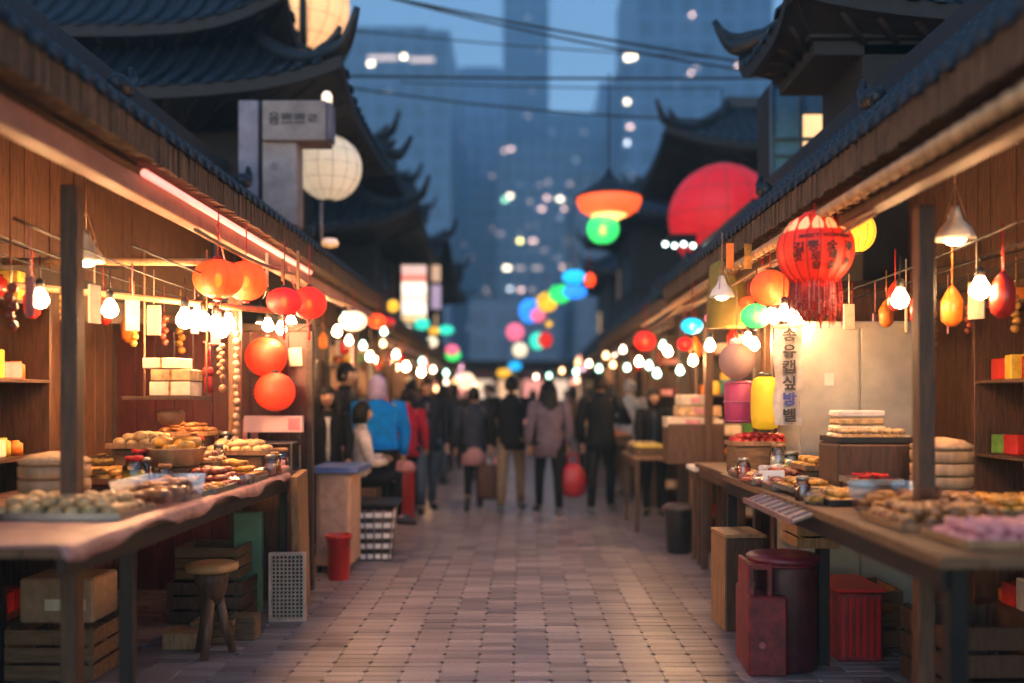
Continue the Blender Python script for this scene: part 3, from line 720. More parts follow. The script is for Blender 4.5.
g=globe('huge round red globe lantern rising behind the right awning',722,218,14,53,'globe_red',cord=1.2)
tag(B().tube([at(303,60,11),at(303,-20,11)],.05,8).build('utility_pole',METB),'thin dark pole crossing the large cream globe, top left','pole')
o=thing('hanging_umbrella_lamp','orange disc lamp under a dark conical hood, over the street','lamp',at(609,204,13))
B().lathe([(.30,-.16),(.42,-.08),(.465,.02),(.465,.08)],seg=32).build('glowing_bowl',em('bowl_orange',(1,.10,.02),.62,(.8,.2,.1)),o)
B().lathe([(.50,.08),(.46,.13),(.2,.30),(.06,.42),(.03,.5)],seg=32).build('hood',TILE2,o)
B().tube([(0,0,.5),(0,0,1.9)],.01,5).build('cord',WIRE,o)
B().lathe([(.05,-.26),(.2,-.2),(.26,-.16)],seg=24).build('diffuser',em('bowl_yellow',(1,.5,.12),1.0),o)
lantern('plump green lantern hanging under the orange disc lamp',603,229,13,16,'paper_green',.95,cord=.05,core=True,capm=SOCK)
# stage lights cluster
o=thing('spotlight_cluster','dark bracket with small cold-white spotlights in front of the red globe','spotlight',at(681,243,12.8))
B().box((0,0,.05),(.42,.12,.14)).build('bracket',METB,o)
for k in range(4): 
    h=B().tube([(-.24+k*.13,-.1,-.03-.02*(k%2)),(-.24+k*.13,.05,.02)],[.055,.035],10).build('lamp_housing',METB,o)
    B().ball((-.24+k*.13,-.105,-.035-.02*(k%2)),.038,sy=.5,seg=10,rings=6).build('lens',em('cold_lens',(.75,1,.92),2.5,(1,1,1)),h)
# pendant lamps
def pendant(label,px,py,Y,r,shade,hl=.3):
    o=thing('pendant_lamp',label,'lamp',at(px,py,Y))
    B().lathe([(r,-.0),(r*.97,.012),(r*.75,r*.6),(r*.4,r*1.0),(r*.28,r*1.35),(r*.2,r*1.7)],seg=24).build('lamp_shade',shade,o)
    B().ball((0,0,.01),r*.55,sz=.7,seg=14,rings=8).build('bulb',MATS['bulb_mid'],o)
    c=B(); 
    for k in range(3):
        a=k*2.1; c.tube([(r*.8*math.cos(a),r*.8*math.sin(a),r*.4),(0,0,r*1.7+.12)],.003,4)
    c.tube([(0,0,r*1.7),(0,0,r*1.7+hl)],.004,5); c.build('cord',ROPE,o)
    return o
pendant('white enamel pendant lamp with three cords under the right eave',722,297,6.3,.088,WHITE)
pendant('small enamel pendant lamp inside the left stall margin',86,262,5.0,.10,WHITE)
pendant('enamel pendant lamp inside the right stall margin',955,240,4.6,.10,WHITE)
# the big lettered lantern
P=at(815,250,4.75); R=.193
o=thing('lettered_lantern','big red fluted lantern with black lettering and fringe, right foreground','lantern',P)
def rad(z): return R*math.sqrt(max(0.02,1-(z/(R*1.04))**2))*(.92 if z>.08 else 1)
vs=[];fs=[];seg=72;n=30
for i in range(n+1):
    z=-R*.97+(R*1.97)*i/n*.985
    for k in range(seg):
        a=2*PI*k/seg; w=rad(z)*(1+.012*math.cos(a*18)); vs.append((w*math.cos(a),w*math.sin(a),z))
for i in range(n):
    for k in range(seg): a=i*seg+k;c=i*seg+(k+1)%seg; fs.append((a,c,c+seg,a+seg))
B().add(vs,fs,True).build('shade',paper('lettered_red',(.72,.022,.008),.75,.0),o)
bd=B()
for k in range(18):
    a=2*PI*k/18; bd.tube([((rad(z)+.004)*math.cos(a),(rad(z)+.004)*math.sin(a),z) for z in [R*(-.95+1.85*i/14) for i in range(15)]],.0022,4)
bd.build('ribs',mat('rib_red',(.35,.012,.015),.5),o)
cr=B()
for z in(.115,.1): 
    cr.tube([((rad(z)+.006)*math.cos(2*PI*k/40),(rad(z)+.006)*math.sin(2*PI*k/40),z-.03) for k in range(41)],.004,5)
cr.build('white_band',WARMCREAM,o)
# petal crown
pt=B()
for k in range(14):
    a0=2*PI*k/14; vs=[]; 
    for (da,z) in [(-.16,.088),(.16,.088),(.19,.115),(.12,.145),(0,.162),(-.12,.145),(-.19,.115)]:
        w=rad(z)+.008; vs.append((w*math.cos(a0+da),w*math.sin(a0+da),z))
    c0=(sum(v[0] for v in vs)/7,sum(v[1] for v in vs)/7,sum(v[2] for v in vs)/7)
    pt.add(vs+[c0],[(i,(i+1)%7,7) for i in range(7)])
pt.build('petals',em('petal_glow',(1,.35,.10),.45,(.9,.5,.3)),o)
def wrapL(x,y,z,a0=-PI/2): 
    w=rad(y)+.007+z; a=a0+x/max(R*.9,1e-3); return Vector((w*math.cos(a),w*math.sin(a),y))
def ring_text(body,size,xx,yy,m=INK):
    textmesh('lettering',body,size,m,o,bold=size*.022,wrap=lambda x,y,z:wrapL(x+xx,y+yy-.03,z))
ring_text("MAEK'T  WOWWWS",.027,0,.075); 
for a in(-.06,.045): pass
for (t,x,y) in [('뿡',-.062,.02),('숯',.022,.018),('로',-.052,-.03),('배',.03,-.028),('슴',-.048,-.072),('삶',.028,-.074),('벗',-.135,-.03),('꽃',.115,.02),('놀',.12,-.05),('길',-.125,.015)]:
    ring_text(t,.058 if y>0 else .048,x,y)
fr=B()
for k in range(64):
    a=2*PI*k/64; r0=R*.36+(k%3)*.03; L=random.uniform(.13,.24); x,y=r0*math.cos(a),r0*math.sin(a)
    fr.tube([(x,y,-R*.93+(.02 if k%3 else 0)),(x*1.05,y*1.05,-R*.93-L*.5),(x*1.02+random.uniform(-.01,.01),y,-R*.93-L)],[.003,.0035,.002],4)
    for q in range(3): fr.ball((x*1.04,y*1.04,-R*.93-L*(.3+.25*q)),.007,seg=6,rings=4)
fr.build('fringe',REDC,o)
fw=B()
for k in range(26):
    a=2*PI*k/26; r0=R*.5; L=random.uniform(.1,.2); x,y=r0*math.cos(a),r0*math.sin(a)
    fw.tube([(x,y,-R*.85),(x*1.05,y*1.05,-R*.9-L)],.0035,4)
fw.build('beads',mat('pink_bead',(.75,.45,.42),.4),o)
B().lathe([(.05,R*.95),(.06,R*1.02),(.03,R*1.08)],seg=16).build('cap',REDC,o)
B().tube([(0,0,R),(0,0,R+.13)],.006,6).build('cord',REDC,o)
B().ball((0,.0,0),.03,seg=10,rings=6).build('bulb',MATS['core'],o)
# hanging things on the right
o=thing('hanging_cloth_bell','olive yellow cloth bell behind the pendant lamp','decoration',at(727,320,6.9))
B().lathe([(.15,-.06),(.16,-.05),(.15,.2),(.13,.42),(.04,.47)],seg=20,wave=.05,nw=5).build('cloth',mat('olive_cloth',(.22,.17,.03),.8,scale=5),o)
B().tube([(0,0,.46),(0,0,.56)],.005,5).build('cord',ROPE,o)
o=thing('gauze_globe','pinkish gauze globe hanging above the pink drum','lantern',at(737,361,6.35))
B().ball((0,0,0),.128,sz=1.0,seg=28,rings=16,wave=.015,nw=14).build('gauze',paper('gauze',(.40,.26,.24),.2,.45),o)
B().lathe([(.05,.118),(.05,.15),(.03,.16)],seg=12).build('collar',WHITE,o)
B().tube([(0,0,.15),(0,0,.5)],.004,5).build('cord',ROPE,o)
o=thing('pink_drum_lantern','dusky pink drum lantern below the gauze globe','lantern',at(741,402,6.45))
B().lathe([(.085,-.15),(.115,-.13),(.12,0),(.118,.13),(.1,.15)],seg=28,wave=.02,nw=10).build('drum',paper('drum_pink',(.30,.03,.09),.35,.05),o)
r=B(); 
for z in(-.135,.135,0): r.tube([(.122*math.cos(2*PI*k/28),.122*math.sin(2*PI*k/28),z) for k in range(29)],.006,5)
r.build('hoops',mat('mauve_hoop',(.4,.1,.18),.5),o)
B().tube([(0,0,.15),(0,0,.25)],.004,5).build('cord',ROPE,o)
o=thing('yellow_cylinder_lantern','tall yellow paper cylinder lantern right of the pink drum','lantern',at(765,403,6.15))
B().lathe([(.05,-.18),(.085,-.165),(.095,-.1),(.097,.0),(.095,.1),(.08,.165),(.045,.18)],seg=28,wave=.012,nw=12).build('shade',paper('cyl_yellow',(.55,.33,.01),.6,.04),o)
B().lathe([(.045,.178),(.05,.2),(.03,.21)],seg=12).build('cap',SOCK,o)
B().lathe([(.04,0),(.045,.012)],(-.0,-.0,-.2),seg=12).build('rim',SOCK,o)
B().tube([(0,0,.2),(0,0,.6)],.004,5).build('cord',ROPE,o)
# vertical banner
o=thing('vertical_banner','narrow white hanging banner with a column of black characters and one blue one','banner',at(788,376,5.5))
vs=[];fs=[]
for i in range(17):
    z=.30-.60*i/16
    for j in range(7):
        x=-.085+.17*j/6+.006*math.sin(i*.9); vs.append((x,.01*math.sin(i*.6+j)+.004*math.sin(j*3),z))
for i in range(16):
    for j in range(6): a=i*7+j; fs.append((a,a+1,a+8,a+7))
n0=len(vs); vs+=[(x,y+.004,z) for x,y,z in vs]; fs+=[tuple(q+n0 for q in f)[::-1] for f in list(fs)]
B().add(vs,fs,True).build('cloth',mat('banner_cloth',(.42,.38,.35),.8,var=.4,scale=7),o)
for i,ch in enumerate('송유캡싶방벨'):
    textmesh('character',ch,.088,INKB if i==4 else INK,o,bold=.002,loc=(0.002,-.024,.245-.098*i),xs=1.1)
B().box((0,0,.305),(.19,.02,.02)).build('rod',BAMBOO,o)
B().tube([(-.085,0,.31),(0,0,.42),(.085,0,.31)],.003,4).build('cord',ROPE,o)
for (x,m,lb) in [(730,ORNF,'short orange paper strip under the right eave beside the big lantern'),(765,REDC,'short red paper strip under the right eave, left of the big lantern'),(748,BREADY,'short yellow paper strip between the orange and red ones')]:
    tag(B().box((0,0,0),(.05,.004,.17)).build('paper_strip',m,loc=at(x,256,6.0)),lb,'paper strip')

# ---------------------------------------------------------------- left signs
o=thing('lettered_signboard','white box sign with small dark characters on a pinkish pillar, upper left','sign',at(280,220,8.75))
k=8.75/F
def pxbox(o,x0,x1,y0,y1,Y,dep,name,m):
    a=at(x0,y1,Y)-o.location; c=at(x1,y0,Y)-o.location
    return B().box(((a.x+c.x)/2,a.y+dep/2,(a.z+c.z)/2),(c.x-a.x,dep,c.z-a.z)).build(name,m,o)
pxbox(o,262,297,141,225,8.75,.25,'pillar',PINKP)
sg=pxbox(o,262,326,100,140.5,8.7,.32,'sign_box',PINKP)
pxbox(o,326.3,331,102,139,8.76,.2,'sign_end',LILAC)
t=textmesh('lettering','융쁘쁘ㄹ',.135,INK,o,at(293,119,8.69)-o.location,xs=1.0)
textmesh('lettering','소',.10,mat('faded_ink',(.36,.27,.25),.7),o,at(274,166,8.74)-o.location)
o=thing('plaster_column','narrow lilac plaster column left of the lettered sign','column',at(249,215,8.9))
pxbox(o,238,258.5,100,225,8.9,.3,'shaft',LILAC); pxbox(o,259,263,100,222,8.95,.2,'gap_strip',DARKWALL)  # thin dark strip stands in for the shaded gap beside the shaft
tag(B().tube([at(314,100,9.75),at(314,135,9.75)],.03,8).build('lamp_bracket',METB),'short dark bracket holding the cream globe by the sign','bracket')
B_=thing('small_wall_lamp','small cream wall lamp under the left roof beside the sign','lamp',at(327,101,8.9))
B().lathe([(.03,-.09),(.05,-.05),(.055,.05),(.03,.09)],seg=14).build('shade',em('lamp_cream',(1,.7,.4),.5),B_)
B().box((0,.06,0),(.03,.1,.03)).build('arm',METB,B_)
# lit column sign
o=thing('lit_column_sign','tall glowing sign of stacked white, red and yellow panels far left','sign',at(414,292,17))
for i,(z,h,c,s) in enumerate([(.42,.16,(1,.6,.5),1.2),(.26,.13,(1,.2,.1),1.3),(.08,.19,(1,.85,.65),2.2),(-.12,.18,(1,.72,.5),2.0),(-.32,.19,(1,.85,.7),2.2),(-.5,.14,(1,.62,.2),1.3)]):
    B().box((-.0,0,z),(.46,.12,h)).build('light_panel',em('sign_panel%d'%i,c,s*.3,(.6,.5,.5)),o)
B().box((0,.09,-.03),(.54,.05,1.2)).build('backboard',METB,o); B().box((-.6,.1,.2),(.7,.04,.04)).build('arm',METB,o)
o=thing('slim_lit_sign','slim mauve and amber sign right of the tall glowing one','sign',at(436,290,19))
B().box((0,0,.35),(.18,.1,.34)).build('light_panel',em('sign_amber',(1,.5,.2),.25),o); B().box((0,0,-.15),(.2,.1,.5)).build('light_panel',em('sign_mauve',(.7,.4,.65),.2),o)
B().box((-.2,.08,.0),(.5,.04,1.0)).build('backboard',METB,o)
o=thing('round_wall_clock','small amber disc lamp on a thin rod below the white pillar','lamp',at(330,243,9.2))
B().lathe([(.02,-.05),(.08,-.03),(.09,.0),(.07,.04)],seg=16).build('shade',em('amber_disc',(1,.42,.1),.25),o); B().tube([(-.09,0,.02),(-.09,0,.42)],.02,6).build('rod',PINKP,o)
o.name='amber_disc_lamp'
# ---------------------------------------------------------------- under-eave details
tag(B().tube([(-1.795,4.3,2.575),(-1.795,7.7,2.575)],.020,12).build('tube_light',em('pink_tube',(1,.24,.18),.8,(1,.8,.8))),'pinkish glowing tube light slung under the left eave','tube light')
def rope(pts,r,label,m=ROPE,name='rope',cat='rope',seg=24):
    P=[]
    for i in range(len(pts)-1):
        a,c=Vector(pts[i]),Vector(pts[i+1])
        for k in range(seg): 
            t=k/seg; P.append(a.lerp(c,t)-Vector((0,0,.06*4*t*(1-t)*(c-a).length*.25)))
    P.append(Vector(pts[-1])); return tag(B().tube(P,r,6).build(name,m),label,cat)
rope([(-1.66,4.6,2.36),(-1.64,6.6,2.40),(-1.62,8.8,2.40),(-1.6,11.5,2.44)],.012,'pale rope sagging along the left eave towards the crowd')
rope([(-1.9,4.4,2.25),(-1.75,6.2,2.24),(-2.0,7.0,2.28)],.006,'thin wire above the orange lanterns, left stall',WIRE,'wire','wire')
o=thing('bamboo_pole','long tan bamboo pole lashed under the right eave','pole',(1.57,3.6,2.44))
B().tube([(0,-1.6,.0),(-.01,.6,.01),(0,4.4,.02),(.02,8,.0)],.03,10).build('pole',BAMBOO,o)
l=B(); l.tube([(.034*math.cos(k*.785),-1.3+k*.0135,.006+.034*math.sin(k*.785)) for k in range(520)],.0058,4)
l.build('lashing',ROPE,o)
rope([(1.66,4.2,2.36),(1.6,6.0,2.37),(1.53,8.6,2.37),(1.5,12,2.35)],.009,'pale cable sagging below the bamboo pole, right eave')
o=thing('bamboo_pole','short bamboo cross pole holding the orange lanterns in the left stall','pole',(-2.0,5.3,2.30))
B().tube([(-1.1,.1,.02),(.25,.0,.0)],.022,8).build('pole',BAMBOO,o)
o=thing('bamboo_pole','short bamboo rail carrying the row of white-hot bulbs','pole',at(212,303,5.7))
B().tube([(-.75,-.9,.0),(.35,.7,.0)],.02,8).build('pole',BAMBOO,o)
# beaded hanging strip
o=thing('beaded_strip','long beaded strip hanging beside the dark red screen','decoration',at(236,395,6.2))
s=B()
for i in range(17): s.ball((random.uniform(-.006,.006),0,.42-.052*i),random.uniform(.018,.032),seg=8,rings=6,jit=.08)
s.tube([(0,0,-.44),(0,0,.62)],.005,4); s.build('beads',mat('shell_bead',(.24,.16,.12),.4,var=.5),o)
o=thing('red_tassel_pair','red tasselled charm hanging over the left food table','decoration',at(208,360,5.5))
s=B(); s.tube([(-.03,0,.11),(.04,0,.09)],.005,4); s.tube([(0,0,.1),(0,0,-.06)],[.016,.022],8); s.ball((0,0,-.07),.035,seg=10,rings=6); s.tube([(0,0,-.1),(.005,0,-.2)],[.025,.03],8)
s.build('charm',REDC,o); B().tube([(0,0,.1),(0,0,.45)],.003,4).build('cord',WIRE,o)
o=thing('plaited_charm','plaited rope charm with a bead end, right of the red tassel','decoration',at(221,362,5.6))
s=B()
for i in range(9): s.ball((.008*(-1)**i,0,.1-.024*i),.017,sx=1.2,seg=8,rings=5)
s.tube([(0,0,-.1),(.01,0,-.15)],.003,4); s.ball((.01,0,-.165),.026,seg=10,rings=6); s.build('plait',ROPE,o); B().tube([(0,0,.1),(0,0,.42)],.003,4).build('cord',WIRE,o)
o=thing('curved_rail','twisted pale wire hook under the crimson lanterns','decoration',at(296,322,6.5))
B().tube([(-.12,0,.06),(-.06,0,-.02),(.02,0,-.05),(.1,0,-.01),(.13,0,.07)],.009,6).build('hook',METG,o); o.name='wire_hook'
for i,(x,h,m) in enumerate([(267,30,WARMCREAM),(298,34,WOODL),(283,20,WOODL)]):
    tag(B().box((0,0,0),(.018,.018,h*.0075)).build('hanging_stick',m,loc=at(x,270,6.0)),['pale stick hanging under the left eave, left of the crimson lantern','brown stick hanging under the left eave, right of the crimson lantern','short middle stick the crimson lantern hangs from'][i],'stick')

# ---------------------------------------------------------------- tables
def table(label,x0,x1,y0,y1,h,legs,topm=WOODM,legm=METB,th=.04,shelf=None,name='market_table',ls=.055,apron=True):
    o=thing(name,label,'table',((x0+x1)/2,(y0+y1)/2,0)); cx,cy=o.location.x,o.location.y
    t=B(); n=max(2,int((x1-x0)/.15))
    for i in range(n): t.box((x0-cx+(x1-x0)*(i+.5)/n,0,h-th/2),((x1-x0)/n-.003,y1-y0,th))
    t.build('tabletop',topm,o)
    for (x,y) in legs: B().box((x-cx,y-cy,(h-th)/2),(ls,ls,h-th-.001)).build('leg',legm,o)
    if apron:
        for ax in(x0-cx+.04,x1-cx-.04): B().box((ax,0,h-th-.045),(.022,y1-y0-.1,.08)).build('apron',legm,o)
    if shelf: B().box((0,0,shelf),(x1-x0-.12,y1-y0-.12,.025)).build('shelf',CRATE,o)
    return o
table('long left food table under the pink cloth',-2.85,-1.62,3.2,6.48,.97,[(-1.68,6.40),(-1.70,3.9),(-2.75,6.38),(-2.75,4.75),(-2.75,3.3)])
# pink tablecloth with a sagging scalloped front
def cloth(label,x0,x1,y0,y1,z,drop,side,m,name='tablecloth'):
    vs=[];fs=[];ny=48
    cols=[x1 if side<0 else x0, 0]
    for i in range(ny+1):
        y=y0+(y1-y0)*i/ny
        d=drop*(.55+.45*math.sin(i*.42)+.12*math.sin(i*1.3)); e=(x1 if side<0 else x0); b_=(x0 if side<0 else x1)
        out=-side*.012
        vs+=[(b_,y,z),(e+out*.2,y,z+.001),(e+out*1.4,y,z-.012),(e+out*(1.6+.6*math.sin(i*.9)),y,z-d*.5-.012),(e+out*(1.8+1.2*math.sin(i*.9+.5)),y,z-d-.012)]
    for i in range(ny):
        for k in range(4): a=i*5+k; fs.append((a,a+1,a+6,a+5))
    o=B().add(vs,fs,True).build(name,m); md=o.modifiers.new('s','SOLIDIFY'); md.thickness=.003; md.offset=1
    return tag(o,label,'tablecloth')
cloth('pink cloth spread over the left food table with a drooping front edge',-2.85,-1.62,3.15,6.3,.975,.055,-1,CLOTH)
table('long right food table on black legs in the foreground',1.40,2.6,3.0,6.35,.97,[(1.5,3.1),(1.70,5.06),(1.47,6.25),(2.5,3.1),(2.5,6.25)],topm=CRATE,shelf=None,ls=.065)
table('wooden work table at the end of the near right stall',1.55,2.7,6.5,8.0,.93,[(1.62,6.6),(1.62,7.9),(2.6,6.6),(2.6,7.9)],topm=WOODM,legm=WOODM)
# left tilted plank leg
tag(B().box((0,0,.475),(.05,.30,1.0),rx=.10).build('leaning_board',WOODL,loc=(-1.555,6.38,.0)),'tan plank leaning against the end of the left food table','board')
tag(B().box((0,0,.31),(.195,.05,.62)).add([],[]).build('green_panel',GREENP,loc=(-1.90,6.30,0)),'weathered green board standing under the left food table','board')
bpy.data.objects['green_panel'].name='green_board'
ob=bpy.data.objects['green_board']; ob.scale=(1,1,1.13)
o=thing('pegboard_panel','flat cream grid crate standing on end before the left table','crate',(-1.565,6.06,0),.04)
g=B()
for i in range(9): g.box((-.105+.21*i/8,0,.23),(.009,.016,.44))
for i in range(17): g.box((0,-.001,.02+.42*i/16),(.21,.014,.009))
g.build('grid',mat('grid_cream',(.50,.38,.30),.6),o)
f=B(); 
for s in(-1,1): f.box((s*.113,0,.23),(.018,.05,.46)); f.box((0,0,.23+s*.222),(.21,.05,.018))
f.build('frame',mat('grid_cream',(.5,.38,.3)),o); B().box((0,.018,.23),(.205,.01,.42)).build('backing',WOOD,o); o.name='grid_crate'
def crate(label,loc,w,d,h,m=CRATE,rz=0,slats=3,fill=None,fm=None,name='wooden_crate',group=None,cat='crate'):
    o=thing(name,label,cat,loc,rz,group); s=B(); t=.012
    sh=h/slats
    for i in range(slats):
        z=sh*(i+.5)
        for q in(-1,1): s.box((0,q*(d/2-t/2),z),(w,t,sh*.82)); s.box((q*(w/2-t/2),0,z),(t,d-2*t-.002,sh*.82))
    for a in(-1,1):
        for c in(-1,1): s.box((a*(w/2-t-.013),c*(d/2-t-.013),h/2),(.024,.024,h))
    s.box((0,0,.008),(w-2*t,d-2*t,.012)); s.build('slats',m,o)
    if fill:
        f=B(); n=0
        for i in range(max(2,int(w/fill/1.7))):
            for j in range(max(2,int(d/fill/1.7))):
                f.ball((-w/2+fill*1.3+i*fill*1.7,-d/2+fill*1.3+j*fill*1.7,h-.01+random.uniform(-.3,.4)*fill),fill,seg=10,rings=6,sz=random.uniform(.8,1),jit=.04)
        f.build('produce',fm,o)
    return o
crate('brown slatted crate stacked on the dark one under the left table',(-2.08,6.15,.29),.42,.35,.22)
crate('dark slatted crate on the ground under the left table',(-2.08,6.13,0.001),.50,.38,.285,WOODM)
crate('small stacked crate left of the green board',(-1.88,5.6,0.001),.25,.25,.14)
crate('crate deep under the left table at the frame edge',(-2.5,5.0,0.001),.5,.5,.28)
tag(B().box((0,0,.075),(.17,.12,.15)).build('wood_block',CRATE,loc=(-1.72,5.62,0)),'small rough wood block behind the round stool','block')
tag(B().box((0,0,.05),(.22,.2,.10)).build('wood_block',WOODL,loc=(-2.02,5.45,0)),'low pale wood block left behind the stool','block')
o=thing('carton','printed brown carton stacked on a crate beneath the left table','box',(-2.5,5.0,.284))
B().box((0,0,.12),(.4,.3,.24)).build('carton_body',CARD,o); B().box((.05,-.152,.1),(.22,.004,.06)).build('printed_label',WARMCREAM,o)
# stool
o=thing('round_stool','round wooden stool with a thick stem at the lower left','stool',(-1.80,5.26,0))
B().lathe([(.12,.49),(.145,.497),(.15,.512),(.148,.53),(.13,.537)],seg=32).build('seat',mat('stool_top',(.50,.26,.09),.45,scale=5,stretch=(1,6,1),var=.35),o)
B().lathe([(.05,.30),(.075,.36),(.095,.44),(.10,.489)],seg=20).build('hub',WOODM,o)
for k in range(3):
    a=2*PI*k/3+.5; B().tube([(.03*math.cos(a),.03*math.sin(a),.36),(.075*math.cos(a),.075*math.sin(a),.15),(.12*math.cos(a),.12*math.sin(a),.0)],[.034,.028,.022],8).build('leg',WOODM,o)
# red bucket
def bucket(label,loc,r,h,m,name='bucket',lid=False,slim=.8):
    o=thing(name,label,'bucket',loc)
    B().lathe([(r*slim,0),(r*slim*1.02,.01),(r*.98,h*.93),(r*1.06,h*.94),(r*1.06,h),(r*.96,h),(r*.93,h*.92),(r*.8*slim,.02),(r*.1,.02)],seg=28).build('tub',m,o)
    B().tube([(r*1.05*math.cos(a),r*1.05*math.sin(a)*.25-r*.8,h*.9-.1*math.sin(a)) for a in [PI*k/10 for k in range(11)]],.005,5).build('handle',METG,o); return o
bucket('red plastic bucket beside the peach cabinet, left aisle',(-1.50,7.46,0),.105,.37,REDP)
# blue-topped cabinet
o=thing('cabinet','peach cabinet with a blue worktop left of the aisle','cabinet',(-1.60,7.95,0))
B().box((0,.0,.46),(.30,.5,.8)).build('cabinet_body',PALEBOX,o); B().box((0.02,0,.885),(.42,.62,.05)).build('worktop',BLUET,o)
B().box((0,-.262,.5),(.22,.02,.62)).build('door',mat('peach_door',(.58,.36,.25),.6),o)
for s in(-1,1): B().box((s*.12,-.2,.03),(.04,.04,.06)).build('foot',METB,o)
# striped basket
def hamper(label,loc,w0,w1,h,rz=0):
    o=thing('striped_hamper',label,'basket',loc,rz); 
    b=B(); M=[(0,w0)]
    b.lathe([(w0*.98,.0),(w1*.98,h*.97),(w1*.9,h*.97),(w0*.9,.03)],seg=4,M=Matrix.Rotation(PI/4,4,'Z')); b.build('liner',mat('liner_dark',(.07,.055,.055),.8),o)
    s=B()
    for i in range(5):
        t=(i+.6)/5; w=w0+(w1-w0)*t; z=h*t; r=w*.7071
        for a in(-1,1): s.box((0,a*(r+.006),z-.02),(2*r+.02,.012,.045)); s.box((a*(r+.006),0,z-.02),(.012,2*r,.045))
    s.build('white_bands',WHITE,o)
    s=B()
    for a in(-1,1):
        for k in range(5):
            u=-1+2*k/4; s.tube([(u*w0*.68,a*(w0*.7071+.018),.0),(u*w1*.68,a*(w1*.7071+.018),h)],.008,5); s.tube([(a*(w0*.7071+.018),u*w0*.68,.0),(a*(w1*.7071+.018),u*w1*.68,h)],.008,5)
    s.build('uprights',mat('hamper_brown',(.16,.10,.09),.6),o); return o
hamper('white-banded tapering hamper on the ground beside the seated woman',(-1.36,8.45,0),.19,.26,.48,.1)
tag(B().box((0,0,0),(.46,.34,.03),rx=.06).build('tray',BLACK,loc=(-1.36,8.5,.52)),'dark flat tray lying on the white-banded hamper','tray')
# pale table edge
# ---------------------------------------------------------------- bins on the right
o=thing('waste_bin','dark red square bin with a round hooded purple-red lid, lower right','bin',(1.46,5.03,0),-.06)
B().box((-.115,0,.215),(.205,.40,.43),bev=.01).build('front_body',MAROON,o)
B().lathe([(.155,.0),(.165,.01),(.170,.56),(.165,.588)],(.035,.02,0),seg=40).build('round_body',mat('dark_maroon',(.05,.006,.009),.55,var=.6,scale=12,bump=.3),o)
h=B(); h.box((-.20,-.16,.515),(.025,.035,.165)); h.box((-.10,-.165,.515),(.022,.03,.165)); h.box((-.15,-.165,.583),(.075,.03,.025)); h.box((-.203,0,.515),(.02,.28,.165)); h.build('hood_posts',MAROON,o)
B().lathe([(.185,.59),(.20,.60),(.203,.618),(.19,.63),(.14,.636),(.05,.638)],(0.01,0,0),seg=40,sx=1.0,sy=.95).build('lid',LIDP,o)
B().lathe([(.17,.575),(.195,.585),(.195,.592)],seg=32).build('lid_rim',MAROON,o)
B().tube([(-.145,-.203,.17),(-.145,-.208,.17)],.018,12).build('badge',mat('bin_badge',(.35,.08,.08),.4),o)
o=thing('tall_wooden_box','tall pale plywood box standing behind the dark red bin','box',(1.44,5.95,0),.05)
B().box((0,0,.30),(.245,.33,.60),bev=.006).build('box_body',WOODM,o); B().box((-.0,0,.612),(.27,.36,.022)).build('box_top',WOODL,o)
B().box((-.128,0,.30),(.012,.34,.59)).build('front_board',WOODL,o)
crate('wooden crate hung under the right food table',(1.66,5.15,.66),.24,.3,.2,WOODL)
crate('brown crate on the ground under the right food table',(2.05,5.6,.001),.5,.4,.35,CRATE)
crate('dark crate behind the black table leg, right',(2.3,4.6,.001),.5,.5,.4,WOODM)
o=thing('red_box','red slatted box at the lower right edge',"box",(1.93,5.3,0))
B().box((0,0,.20),(.26,.4,.40)).build('box_body',MAROON,o)
s=B(); 
for i in range(6): s.box((-.1+.04*i,-.204,.2),(.018,.008,.34))
s.build('ribs',REDP,o); B().box((0,0,.41),(.28,.42,.02)).build('lid',REDP,o)
o=thing('black_bin','black ribbed waste bin by the small pedestal table, right','bin',(1.55,8.75,0))
B().lathe([(.11,0),(.12,.01),(.15,.40),(.155,.42)],seg=24,wave=.02,nw=12).build('tub',BLACK,o); B().lathe([(.165,.415),(.17,.44),(.13,.47),(.03,.475)],seg=24).build('lid',mat('dark_lid',(.05,.035,.035),.5),o)
o=table('small square pedestal table with a cream top, right of the aisle',1.56,1.92,8.05,8.45,.88,[(1.63,8.12),(1.63,8.38),(1.85,8.12),(1.85,8.38)],topm=WHITE,legm=WOODM,ls=.05)
# middle tables with produce
def stallset(sd,y0,y1,x0,x1,h,side,i):
    t=table('blurred produce table on the %s, %s'%(side,['nearest of the far row','second of the far row','third of the far row','fourth of the far row','last of the far row'][i]),min(sd*x0,sd*x1),max(sd*x0,sd*x1),y0,y1,h,[(sd*(x0+.06),y0+.06),(sd*(x0+.06),y1-.06),(sd*(x1-.06),y0+.06),(sd*(x1-.06),y1-.06)],topm=WOODL,legm=WOODM if i%2 else WOODL)
    fm=[REDF,GRNF,ORNF,BREADL,PINKF,YELF]; nm=['red fruit','greens','oranges','pale buns','pink sweets','yellow fruit']
    k=0; y=y0+.22
    while y<y1-.15:
        for xx in(x0+.22,x0+.68):
            if xx<x1-.1:
                q=(k*5+i*3+(sd>0)*2)%6
                crate('low crate of %s on the %s far table, %s'%(nm[q],side,t['label'].split(', ')[1]),(sd*xx,y,h+.001+(.08 if xx>x0+.5 else 0)),.38,.32,.10+(.08 if xx>x0+.5 else 0),fill=.045,fm=fm[q],slats=2,group='produce crates on the far %s tables'%side)
                k+=1
        y+=.42
for i,(a,c) in enumerate([(9.0,10.6),(12.3,14.2),(15.2,17.4),(18.3,20.6),(21.9,24.4)]):
    stallset(-1,a,c,1.75,2.7,.85,'left',i)
for i,(a,c) in enumerate([(8.9,9.5),(10.0,11.1),(13.2,15.4),(16.3,19),(20.2,24)]):
    stallset(1,a,c,1.25 if i else 1.75,2.3 if i else 2.6,.85,'right',i)
